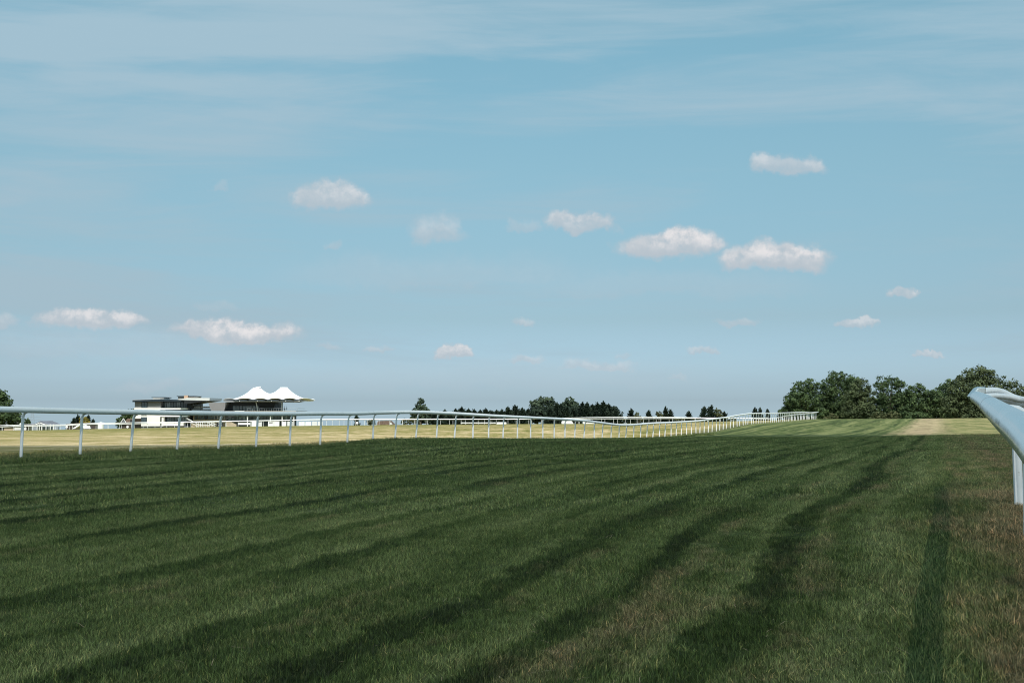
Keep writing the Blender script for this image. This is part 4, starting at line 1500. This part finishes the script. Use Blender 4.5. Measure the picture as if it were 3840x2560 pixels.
def grandstand():
    Y = 340
    s = Site(Y)
    t = thing('grandstand', 'white and grey three-storey race stand with a flat roof and raked canopy', 'building', (s.x(600), Y, h1(s.x(600), Y)))
    base = 1650
    s.box(503, 601, 1529, 1597, 0, 14).build('lower_wall', M['white_wall'], t)
    s.box(506, 706, 1597, base, 0.4, 13.5).build('plinth', M['slate'], t)
    s.box(495, 503, 1530, 1605, 1.5, 14).build('brick_side_wall', M['brick'], t)
    s.box(504, 601, 1505, 1529, 0.15, 13.8).build('upper_wall', M['grey_panel'], t)
    s.box(601, 700, 1505, 1597, 2.5, 13).build('recessed_wall', M['dark_grey'], t)
    s.box(700, 716, 1505, 1560, 1.5, 13).build('stair_wall', M['black'], t)
    s.poly([(500.5, 1507), (500.5, 1499.6), (602, 1496.6), (709, 1499.6), (709, 1507), (602, 1504.5)], -1.2, 15).build('roof', M['dark_trim'], t)
    s.poly([(500.5, 1499.5), (602, 1496.5), (602, 1495.9), (500.5, 1498.9)], -1.1, 15).build('roof_edge', M['white_paint'], t)
    window(s, t, 530.5, 551, 1508, 1527, 0.15, 1, 1)
    window(s, t, 530.5, 551, 1540, 1556.5, 0.0, 1, 0, frame='white_paint')
    window(s, t, 530.5, 551, 1564.5, 1583, 0.0, 1, 0)
    # glazed upper lounge, bay by bay
    for k in range(7):
        a = 603 + k * 12.8
        window(s, t, a, a + 11.5, 1507, 1527, 2.5, 1, 0, fw=0.6, gl='pale_glass' if k in (0, 1, 4) else 'glass')
    s.box(601.3, 706, 1529.5, 1535, -0.8, 2.4).build('balcony_parapet', M['white_paint'], t)
    s.box(601.5, 706, 1555.5, 1562, -0.6, 2.4).build('balcony_parapet', M['white_paint'], t)
    s.box(608, 615, 1535.2, 1597, -0.3, 1.2).build('pillar', M['white_wall'], t)
    for k in range(8):
        a = 617 + k * 9.6
        window(s, t, a, a + 8.6, 1563.5, 1582, 2.5, 0, 0, fw=0.5, gl='pale_glass')
    for k in range(6):
        a = 619 + k * 14
        window(s, t, a, a + 12, 1538, 1553, 2.5, 1, 0, fw=0.5)
    s.box(612, 690, 1583, 1596, -0.2, 2.3).build('terrace_wall', M['white_wall'], t)
    # plant rooms on the roof
    s.box(560, 603, 1490.5, 1497.5, 3, 9).build('plant_room', M['white_wall'], t)
    s.box(557, 606, 1488, 1490.5, 2.4, 9.6).build('plant_room_roof', M['dark_trim'], t)
    s.box(648, 711, 1485.5, 1499, 5, 12).build('plant_room', M['beige'], t)
    s.box(645, 713, 1483.3, 1485.5, 4.4, 12.6).build('plant_room_roof', M['dark_trim'], t)
    s.box(674, 689, 1481, 1498, 4.0, 4.9).build('chimney', M['brick'], t)
    # raked canopy over the steps
    s.poly([(682, 1498), (721, 1492), (802, 1492.5), (801, 1502.5), (725, 1500.5), (690, 1499.5)], -5, 9).build('canopy', M['canopy'], t)
    s.poly([(692, 1499.8), (725, 1500.7), (800, 1502.7), (716, 1514.5), (708, 1514.5), (708, 1503), (692, 1503)], -5.04, 8.8).build('canopy_soffit', M['black'], t)
    mb = MB()
    for a, b in (((716, 1511.5), (753, 1511.5)), ((716, 1521.5), (753, 1521.5)), ((716, 1521.5), (726, 1512)), ((726, 1512), (735, 1521.5)), ((735, 1521.5), (744, 1512)), ((744, 1512), (753, 1521.5))):
        mb.tube([P(a[0], a[1], Y - 3), P(b[0], b[1], Y - 3)], 0.07, 5)
    mb.build('truss', M['black'], t)
    mb = MB()
    mb.tube([P(753.5, 1507, Y - 3), P(753.5, 1600, Y - 3)], 0.10, 6)
    mb.build('column', M['black'], t)
    # stepped terraces beneath the canopy
    for k, (y0, y1, mt) in enumerate([(1523, 1529, 'white_paint'), (1530.5, 1533, 'beige'), (1534.5, 1538, 'white_paint')]):
        s.box(716.3, 787 + 3 * k, y0, y1, 3 - k * 1.2, 4 - k * 1.2).build('terrace_step', M[mt], t)
    s.poly([(707, 1540), (780, 1538), (822, 1543.5), (822, 1546), (707, 1546)], -1.5, 6).build('lean_to_roof', M['wood'], t)
    s.box(716.5, 850, 1546, 1600, 2.5, 12).build('rear_wall', M['tan'], t)
    for k in range(10):
        a = 722 + k * 12.6
        window(s, t, a, a + 10, 1548, 1572, 2.5, 1, 0, fw=0.6, gl='pale_glass' if k % 3 else 'glass', frame='white_paint' if k > 5 else 'dark_trim')
    # antenna
    mb = MB()
    mb.tube([P(636, 1500, Y + 6), P(636, 1486, Y + 6)], 0.04, 5)
    mb.tube([P(633, 1489, Y + 6), P(639, 1489, Y + 6)], 0.03, 5)
    mb.build('antenna', M['steel'], t)
    # the white stairs down to the lawn
    st = thing('staircase', 'white railed staircase in front of the race stand, right of the balcony', 'stairs', (s.x(760), 328, h1(s.x(760), 328)))
    q = Site(328)
    q.poly([(716, 1588), (800, 1595), (800, 1640), (716, 1640)], 0.6, 3).build('stair_flight', M['tan'], st)
    mb = MB()
    for a in ((700, 1571, 730, 1582), (700, 1567, 722, 1578), (730, 1582, 745, 1592), (745, 1592, 800, 1594), (778, 1584, 808, 1597), (782, 1580, 812, 1592), (716, 1584, 742, 1597)):
        mb.tube([P(a[0], a[1], 328), P(a[2], a[3], 328)], 0.07, 5)
    mb.build('handrail', M['white_paint'], st)
    for k in range(9):
        mb = MB()
        mb.tube([P(735 + k * 8.3, 1582, 327.9), P(737 + k * 8.3, 1603, 327.9)], 0.07, 5)
        mb.build('baluster', M['white_paint'], st)


def tented_stand():
    Y = 335
    s = Site(Y)
    t = thing('tented_stand', 'dark glazed pavilion under two white peaked tent roofs', 'building', (s.x(980), Y, h1(s.x(980), Y)))
    s.poly([(781, 1511), (782, 1509.5), (852, 1507.5), (839, 1541), (792, 1541)], 0, 14).build('side_wall', M['grey_panel'], t)
    s.poly([(852.5, 1507.5), (1022, 1507.5), (1022, 1541), (839.5, 1541)], 3, 15).build('upper_wall', M['dark_grey'], t)  # unlit interior, its darkness put into the wall colour
    for k in range(8):
        a = 864 + k * 12.3
        window(s, t, a, a + 11.2, 1521.5, 1538.5, 3.0, 0, 0, fw=0.5, gl='pale_glass')
    s.box(968, 1020, 1521, 1539, 2.7, 2.96).build('dark_interior', M['black'], t)  # black sheet standing for the rest of the unlit interior
    s.box(838, 1117, 1540.6, 1545, -3, 15.2).build('deck', M['beige'], t)
    s.box(890, 926, 1540, 1546, -3.3, -3.05).build('fascia_board', M['white_paint'], t)
    s.box(850, 1078, 1545, 1640, 1, 14).build('lower_wall', M['dark_grey'], t)
    for k in range(17):
        a = 853 + k * 13.2
        window(s, t, a, a + 12.0, 1548, 1575, 1.0, 0, 1, fw=0.5, gl='pale_glass' if k < 6 or k % 4 == 0 else 'glass')
    for px in (928, 1014, 1058, 1102):
        mb = MB()
        mb.tube([P(px, 1545, Y - 1.5), P(px, 1640, Y - 1.5)], 0.16, 8)
        mb.build('column', M['white_paint'], t)
    for a, b in (((960, 1507), (967.5, 1540)), ((1057, 1508), (1057, 1540))):
        mb = MB()
        mb.tube([P(a[0], a[1], Y - 1.5), P(b[0], b[1], Y - 1.5)], 0.17, 8)
        mb.build('mast', M['canopy'], t)
    # arched black beam below the deck on the left
    mb = MB()
    mb.tube([P(848, 1579, Y - 3.2), P(852, 1571, Y - 3.2), P(860, 1565, Y - 3.2), P(872, 1562, Y - 3.2), P(884, 1558, Y - 3.2)], 0.28, 6)
    mb.build('arched_beam', M['black'], t)
    # deck balustrade
    for k in range(22):
        a = 929 + k * 8.9
        mb = MB()
        mb.tube([P(a, 1541, Y - 2.8), P(a, 1531, Y - 2.8)], 0.045, 5)
        mb.build('baluster', M['steel'], t)
    mb = MB()
    mb.tube([P(927, 1531, Y - 2.8), P(1116, 1531, Y - 2.8)], 0.05, 5)
    mb.tube([P(1116, 1531, Y - 2.8), (s.x(1116), Y + 12, s.z(1531))], 0.05, 5)
    mb.build('handrail', M['steel'], t)
    for k, px in enumerate((1029, 1038.5, 1048, 1066, 1075.5)):
        u = thing('parasol', ['furled grey parasol nearest the dark wall on the open deck', 'second furled parasol on the open deck', 'furled parasol just left of the white mast',
                              'furled parasol just right of the white mast', 'rightmost furled parasol on the open deck'][k], 'parasol', P(px, 1540.6, Y + 2), 'furled parasols on the tented deck')
        mb = MB()
        mb.tube([P(px, 1540.6, Y + 2), P(px, 1521, Y + 2)], 0.04, 5)
        mb.build('pole', M['steel'], u)
        mb = MB()
        mb.tube([P(px, 1534, Y + 2), P(px, 1529, Y + 2), P(px, 1523, Y + 2)], [0.13, 0.1, 0.03], 6)
        mb.build('canopy', M['slate'], u)
    # tables and chairs standing on the deck: a dark low row
    for k, px in enumerate((1027, 1040, 1052, 1068)):
        u = thing('table', ['round dark table below the first parasol of the deck', 'round dark table below the second parasol', 'round dark table left of the white mast',
                            'round dark table right of the white mast'][k], 'table', P(px, 1540.6, Y + 1), 'tables on the tented deck')
        mb = MB()
        x, y, z = P(px, 1540.6, Y + 1)
        mb.tube([(x, y, z + 0.68), (x, y, z + 0.75)], 0.55, 10)
        mb.build('table_top', M['black'], u)
        mb = MB()
        mb.tube([(x, y, z), (x, y, z + 0.68)], 0.08, 6)
        mb.build('leg', M['black'], u)
    # ---- membrane: two cones pulled up from a scalloped edge
    cx = [(s.x(955), s.z(1455)), (s.x(1058), s.z(1455))]
    zE = s.z(1501)
    yc = Y + 2
    x0, x1 = s.x(829), s.x(1174)
    edge_px = [829, 898, 965, 1018, 1072, 1123, 1174]

    def height(x, y):
        acc = 0.0
        for (c, zt) in cx:
            dx, dy = (x - c), (y - yc) * 1.35
            if c == cx[0][0]:
                lim = (c - x0) if dx < 0 else (x1 - c)
            else:
                lim = (c - x0) if dx < 0 else (x1 - c)
            d = math.hypot(dx, dy)
            rr = max(0.0, d - 1.35)
            acc += math.exp(-(rr / 3.6) ** 1.15) ** 2
        # the two cones melt into each other across a soft valley
        return zE + (cx[0][1] - zE) * min(1.0, math.sqrt(acc))
    nx, ny = 120, 40
    vs, fs = [], []
    yf, yb = Y - 5.5, Y + 11.5
    for j in range(ny + 1):
        for i in range(nx + 1):
            fx = i / nx
            fy = j / ny
            x = x0 + (x1 - x0) * fx
            # plan: the fabric narrows to its corner points at both ends
            half = (yb - yf) / 2 * (1 - abs(2 * fx - 1) ** 3.2) ** 0.6 + 0.06
            ym = (yf + yb) / 2
            y = ym + (fy * 2 - 1) * half
            z = height(x, y)
            # scallops along the hem
            px = 829 + (1174 - 829) * fx
            for a, b in zip(edge_px[:-1], edge_px[1:]):
                if a <= px <= b:
                    sc = sin(pi * (px - a) / (b - a))
            hem = max(0.0, abs(fy * 2 - 1) - 0.82) / 0.18
            z += 0.50 * sc * hem
            vs.append((x, y, z))
    for j in range(ny):
        for i in range(nx):
            a = j * (nx + 1) + i
            fs.append((a, a + 1, a + nx + 2, a + nx + 1))
    mb = MB()
    mb.add(vs, fs)
    o = mb.build('tent_roof', M['membrane'], t, smooth=True)
    sm = o.modifiers.new('thickness', 'SOLIDIFY')
    sm.thickness = 0.06
    # rings at the peaks
    for (c, zt), tilt in zip(cx, (0.22, 0.0)):
        mb = MB()
        n = 20
        vv = []
        for k in range(n):
            a = 2 * pi * k / n
            vv.append((c + 1.42 * cos(a), yc + 1.05 * sin(a), zt - 0.05 + tilt * cos(a)))
        for k in range(n):
            a = 2 * pi * k / n
            vv.append((c + 1.32 * cos(a), yc + 0.98 * sin(a), zt + 0.34 + tilt * 1.5 * cos(a)))
        ff = [(k, (k + 1) % n, n + (k + 1) % n, n + k) for k in range(n)] + [tuple(range(n, 2 * n))]
        mb.add(vv, ff)
        mb.build('peak_ring', M['membrane'], t, smooth=True)
    # grey sheet carrying the shade under the white hem, and the struts at its corners
    s.poly([(845, 1502.2), (1130, 1502.2), (1100, 1507.0), (858, 1507.0)], -3.5, 10).build('shaded_underside', M['grey_panel'], t)
    for px in edge_px[1:-1]:
        mb = MB()
        mb.tube([P(px, 1502.5, Y - 5.0), P(px + (960 - px) * 0.12, 1507, Y + 0.5)], 0.11, 6)
        mb.build('strut', M['white_paint'], t)
    mb = MB()
    mb.tube([P(1118, 1498.5, Y + 3), P(1176, 1502.5, Y + 3)], 0.12, 6)
    mb.tube([P(1080, 1506.5, Y + 3), P(1176, 1502.5, Y + 3)], 0.09, 6)
    mb.build('outrigger', M['white_paint'], t)


def small_buildings():
    # grey-roofed stables at the left edge
    Y = 275
    s = Site(Y)
    t = thing('stable_block', 'low grey-roofed stable block with small white gables at the left edge', 'building', (s.x(30), Y, h1(s.x(30), Y)))
    s.box(-120, 103, 1597.5, 1640, 0, 9).build('wall', M['tan'], t)
    s.poly([(-125, 1597.5), (105, 1597.5), (95, 1589), (-120, 1586)], -0.6, 9.6).build('roof', M['slate'], t)
    for a in (-12, 72):
        g = s.poly([(a - 14, 1591), (a + 14, 1591), (a + 2, 1581)], -0.9, 4).build('gable', M['white_paint'], t)
        s.poly([(a - 10, 1590.5), (a + 10, 1590.5), (a + 2, 1584)], -1.0, -0.91).build('gable_panel', M['slate'], g)
    s.box(2, 17, 1600, 1612, -0.12, -0.02).build('door', M['black'], t)
    s.box(58, 103, 1599.5, 1612, -0.3, -0.05).build('wall_panel', M['pale_board'], t)
    s.box(20, 56, 1599, 1603, -0.2, -0.04).build('shutter', M['wood'], t)
    # open white-posted pavilion
    Y = 266
    s = Site(Y)
    t = thing('pavilion', 'open pavilion with a grey pitched roof on white posts, beside the stables', 'building', (s.x(152), Y, h1(s.x(152), Y)))
    s.poly([(128, 1591), (184, 1591), (152, 1578)], 0.0, 7).build('roof', M['slate'], t)
    mb = MB()
    for a in ((134, 1591, 149, 1584.5), (149, 1584.5, 172, 1593)):
        mb.tube([P(a[0], a[1], Y - 0.4), P(a[2], a[3], Y - 0.4)], 0.11, 5)
    mb.build('gable_frame', M['white_paint'], t)
    for px in (126, 142, 150, 159, 175, 191, 203):
        mb = MB()
        mb.box(s.x(px), s.x(px) + 0.17, Y - 0.3, Y - 0.1, h1(s.x(px), Y), s.z(1590))
        mb.build('post', M['white_paint'], t)
    s.box(104, 205, 1600, 1630, 2.5, 3).build('back_wall', M['steel'], t)
    # lattice pylon
    Y = 420
    s = Site(Y)
    t = thing('pylon', 'thin grey lattice pylon above the near rail at the far left', 'pylon', (s.x(122), Y, h1(s.x(122), Y)))
    for nm, lo, hi in (('leg', 113, 119), ('leg', 131, 123)):
        mb = MB()
        mb.tube([P(lo, 1600, Y), P(hi, 1524, Y)], 0.07, 4)
        mb.build(nm, M['steel'], t)
    mb = MB()
    n = 7
    for k in range(n):
        f0, f1 = k / n, (k + 1) / n
        a0, a1 = 113 + 6 * f0, 113 + 6 * f1
        b0, b1 = 131 - 8 * f0, 131 - 8 * f1
        y0, y1 = 1600 - 76 * f0, 1600 - 76 * f1
        mb.tube([P(a0, y0, Y), P(b1, y1, Y)], 0.04, 4)
        mb.tube([P(b0, y0, Y), P(a1, y1, Y)], 0.04, 4)
    mb.build('lattice', M['steel'], t)
    for y, w in ((1573, 34), (1562, 30), (1532, 14)):
        mb = MB()
        mb.tube([P(121 - w * 0.6, y, Y), P(121 + w, y, Y)], 0.06, 4)
        mb.tube([P(121, y - 7, Y), P(121 + w, y, Y)], 0.035, 4)
        mb.build('cross_arm', M['steel'], t)
    # dark shed with white lean-to frames in front
    Y = 262
    s = Site(Y - 6)
    t = thing('shed', 'long low dark brown shed under the golden bush', 'shed', (s.x(305), Y - 6, h1(s.x(305), Y - 6)))
    s.box(248, 362, 1589, 1630, 0, 4).build('wall', M['wood'], t)
    s.poly([(245, 1589), (364, 1589), (360, 1585.5), (300, 1585.5), (249, 1589)], -0.3, 4.3).build('roof', M['tile'], t)
    s = Site(250)
    t = thing('marquee', 'small white open-sided marquee in front of the dark shed', 'tent', (s.x(298), 250, h1(s.x(298), 250)))
    s.poly([(272, 1607), (300, 1588.5), (326, 1607), (319, 1607), (300, 1595), (281, 1607)], 0, 3).build('canopy', M['membrane'], t)
    s.box(290, 308, 1597, 1625, 2.2, 2.4).build('back_sheet', M['glass'], t)
    # tall white tank or box
    s = Site(246)
    t = thing('water_tank', 'white rounded water tank standing behind the far rails, right of the dark shed', 'tank', (s.x(380), 246, h1(s.x(380), 246)))
    mb = MB()
    x, y = s.x(380), 246
    mb.tube([(x, y, h1(x, y)), (x, y, s.z(1586)), (x, y, s.z(1584)), (x, y, s.z(1583))], [0.75, 0.75, 0.68, 0.4], 16)
    mb.build('barrel', M['white_paint'], t, smooth=False)
    mb = MB()
    mb.tube([(x, y, s.z(1583)), (x, y, s.z(1581.5))], 0.22, 10)
    mb.build('lid', M['pale_board'], t)
    # tiled house
    s = Site(320)
    t = thing('house', 'small gabled house with a brown tiled roof against the brick side of the stand', 'house', (s.x(478), 320, h1(s.x(478), 320)))
    s.poly([(462, 1585), (478, 1569), (500, 1569), (500, 1585)], 0.1, 7).build('roof', M['tile'], t)
    s.poly([(453, 1585), (463, 1570), (473, 1585)], -0.6, 0.05).build('gable', M['slate'], t)
    mb = MB()
    for a in ((452, 1586, 463, 1568.5), (463, 1568.5, 474, 1586)):
        mb.tube([P(a[0], a[1], 319.2), P(a[2], a[3], 319.2)], 0.10, 5)
    mb.build('bargeboard', M['white_paint'], t)
    s.box(452, 500, 1585, 1630, 0.3, 7).build('wall', M['wood'], t)
    s.box(489, 495, 1574, 1582, -0.2, 0.08).build('dormer', M['black'], t)
    # brown long-roofed barn between the posts
    s = Site(300)
    t = thing('barn', 'barn with a broad brown roof seen between the rail posts, right of the lone conifer', 'barn', (s.x(1442), 300, h1(s.x(1442), 300)))
    s.poly([(1412, 1592), (1418, 1578), (1455, 1577), (1470, 1592)], 0, 9).build('roof', M['tile'], t)
    s.box(1414, 1468, 1592, 1620, 0.4, 8.5).build('wall', M['tan'], t)
    s.poly([(1462, 1590), (1466, 1583), (1472, 1590)], -0.3, -0.05).build('gable_end', M['white_paint'], t)
    # pole
    for px, py, Y, lab in ((1405, 1553, 270, 'thin grey pole behind the far rail, left of the brown barn'), (1166, 1563, 300, 'thin dark pole right of the tented stand')):
        t = thing('pole', lab, 'pole', P(px, 1600, Y), 'thin poles behind the far rail')
        x, y, z = P(px, py, Y)
        mb = MB()
        mb.tube([(x, y, h1(x, y)), (x, y, z)], [0.07, 0.04], 6)
        mb.build('shaft', M['steel'], t)
        mb = MB()
        mb.tube([(x - 0.25, y, z - 0.2), (x + 0.25, y, z - 0.2)], 0.04, 5)
        mb.build('cross_bar', M['steel'], t)
    # white hoardings in front of the tented stand
    H_ = [(944, 962, 1580, 1597, 'white_paint', 'white hoarding panel just right of the white table row'),
          (964, 982, 1582, 1597, 'pale_board', 'grey-white hoarding panel left of the dark hatch'),
          (1029, 1048, 1579, 1596, 'white_paint', 'white hoarding panel just right of the lettered board'),
          (1058, 1074, 1580, 1596, 'white_paint', 'white hoarding panel right of the dark crossed stays'),
          (1078, 1098, 1580, 1596, 'pale_board', 'off-white hoarding panel under the end of the tented deck'),
          (1121, 1143, 1581, 1595.5, 'white_paint', 'white hoarding panel right of the grey door'),
          (1146, 1167, 1581, 1595.5, 'white_paint', 'white hoarding panel beside the dark pole'),
          (1170, 1189, 1579.5, 1595, 'pale_board', 'pale grey hoarding panel, last but one on the right'),
          (1192, 1210, 1579.5, 1595, 'pale_board', 'rightmost pale grey hoarding panel')]
    s = Site(246)
    for k, (a, b, y0, y1, m, lab) in enumerate(H_):
        x = s.x((a + b) / 2)
        t = thing('hoarding', lab, 'hoarding', (x, 246, h1(x, 246)), 'hoardings in front of the tented stand')
        z0 = h1(x, 246)
        mb = MB()
        mb.box(s.x(a), s.x(b), 246, 246.06, z0 + 0.15, s.z(y0))
        mb.build('panel', M[m], t)
        for e in (a + 0.6, b - 0.6):
            mb = MB()
            mb.box(s.x(e) - 0.05, s.x(e) + 0.05, 246.07, 246.17, z0, s.z(y0) + 0.05)
            mb.build('post', M['joint'], t)
    # lettered board
    s = Site(244)
    x = s.x(1016)
    t = thing('notice_board', 'white board with two lines of dark lettering behind the far rail', 'sign', (x, 244, h1(x, 244)))
    mb = MB()
    mb.box(s.x(1006), s.x(1027), 244, 244.08, h1(x, 244), s.z(1579))
    mb.build('panel', M['white_paint'], t)
    mb = MB()
    for row, (y0, n) in enumerate(((1582.0, 7), (1585.0, 6))):
        for k in range(n):
            a = 1009.5 + k * 2.3
            mb.box(s.x(a), s.x(a + 1.6), 243.97, 243.995, s.z(y0 + 2.2), s.z(y0))
    mb.build('lettering', M['black'], t)
    # black framed board at the foot of the stairs
    s = Site(300)
    x = s.x(826)
    t = thing('notice_board', 'black-framed board with white marks at the foot of the white stairs', 'sign', (x, 300, h1(x, 300)))
    s.box(815, 837, 1582.5, 1630, 0, 0.2).build('panel', M['black'], t)
    mb = MB()
    s.box(820, 833, 1586, 1588, -0.04, -0.01, mb)
    s.box(822, 831, 1591, 1593, -0.04, -0.01, mb)
    s.box(820, 834, 1593.8, 1596, -0.04, -0.01, mb)
    mb.build('lettering', M['white_paint'], t)
    # pale boards and white table tops right of it
    s = Site(300)
    for a, b, lab in ((849, 888, 'slanting tan fence panel right of the black-framed board'),):
        x = s.x((a + b) / 2)
        t = thing('fence', lab, 'fence', (x, 300, h1(x, 300)))
        for k in range(9):
            e = a + k * 4.3
            s.box(e, e + 4.0, 1582 + max(0, k - 4) * 1.8, 1630, 0, 0.08).build('board', M['tan'], t)
    for a, b, y0, lab in ((893, 938, 1585, 'long white trestle table beside the tan fence panel'), (628, 669, 1589, 'long white table on the lawn before the glazed stand front')):
        x = s.x((a + b) / 2)
        t = thing('trestle_table', lab, 'table', (x, 300, h1(x, 300)), 'white tables before the stands')
        s.box(a, b, y0, y0 + 7, 0, 1.2).build('table_top', M['white_paint'], t)
        for e in (a + 3, (a + b) / 2, b - 4):
            mb = MB()
            mb.box(s.x(e), s.x(e) + 0.15, 300.4, 300.6, h1(x, 300), s.z(y0 + 7))
            mb.build('leg', M['black'], t)
    # van and horse boxes far off behind the rails
    for k, (a, b, y0, y1, Y, lab) in enumerate([(1863, 1899, 1582.5, 1597, 240, 'small white trailer behind the far rail, below the dark conifer row'),
                                                (2106, 2160, 1578, 1596, 236, 'long white van behind the far rail, below the round trees'),
                                                (2186, 2252, 1580, 1596, 236, 'pale low trailer behind the far rail, right of the long white van')]):
        s = Site(Y)
        x = s.x((a + b) / 2)
        g = h1(x, Y)
        t = thing('van' if k == 1 else 'trailer', lab, 'van' if k == 1 else 'trailer', (x, Y, g))
        x0, x1 = s.x(a), s.x(b)
        top = s.z(y0)
        mb = MB()
        L = x1 - x0
        if k == 1:
            mb.prism([(x0, g + 0.35), (x0, g + 0.9 * (top - g)), (x0 + 0.2, top), (x1 - 0.3 * L, top), (x1 - 0.12 * L, g + 0.62 * (top - g)), (x1, g + 0.55 * (top - g)), (x1, g + 0.35)][::-1], Y, Y + 1.8)
        else:
            mb.prism([(x0, g + 0.4), (x0, top - 0.1), (x0 + 0.12, top), (x1 - 0.12, top), (x1, top - 0.1), (x1, g + 0.4)][::-1], Y, Y + 1.8)
        mb.build('body', M['white_paint'], t)
        for f in (0.2, 0.8):
            mb = MB()
            mb.tube([(x0 + L * f, Y - 0.02, g + 0.33), (x0 + L * f, Y + 0.2, g + 0.33)], 0.33, 12)
            mb.build('wheel', M['black'], t)
    # long low wall of a lane
    s = Site(250)
    t = thing('fence', 'long pale low fence below the dark conifer row', 'fence', (s.x(1790), 250, h1(s.x(1790), 250)))
    for k in range(14):
        a = 1728 + k * 9.4
        s.box(a, a + 9.0, 1583, 1587.5, 0, 0.06).build('board', M['pale_board'], t)
    for k in range(8):
        x = s.x(1729 + k * 18.6)
        mb = MB()
        mb.box(x, x + 0.1, 250.07, 250.17, h1(x, 250), s.z(1582.5))
        mb.build('post', M['wood'], t)
    # round white course markers
    for k, (px, lab) in enumerate([(250, 'white disc marker left of the small marquee'), (334, 'white disc marker in front of the dark shed'), (478, 'white disc marker in front of the tiled house'),
                                   (1339, 'white disc marker in front of the lone conifer')]):
        Y = 215
        x, y, z = P(px, 1600 if px < 600 else 1585, Y)
        t = thing('course_marker', lab, 'marker', (x, Y, h1(x, Y)), 'white disc markers beyond the far rail')
        mb = MB()
        mb.tube([(x, Y, z), (x, Y + 0.06, z)], 0.26, 14)
        mb.build('disc', M['white_paint'], t)
        mb = MB()
        mb.tube([(x, Y + 0.1, h1(x, Y)), (x, Y + 0.1, z)], 0.05, 6)
        mb.build('stem', M['white_paint'], t)


grandstand()
tented_stand()
small_buildings()
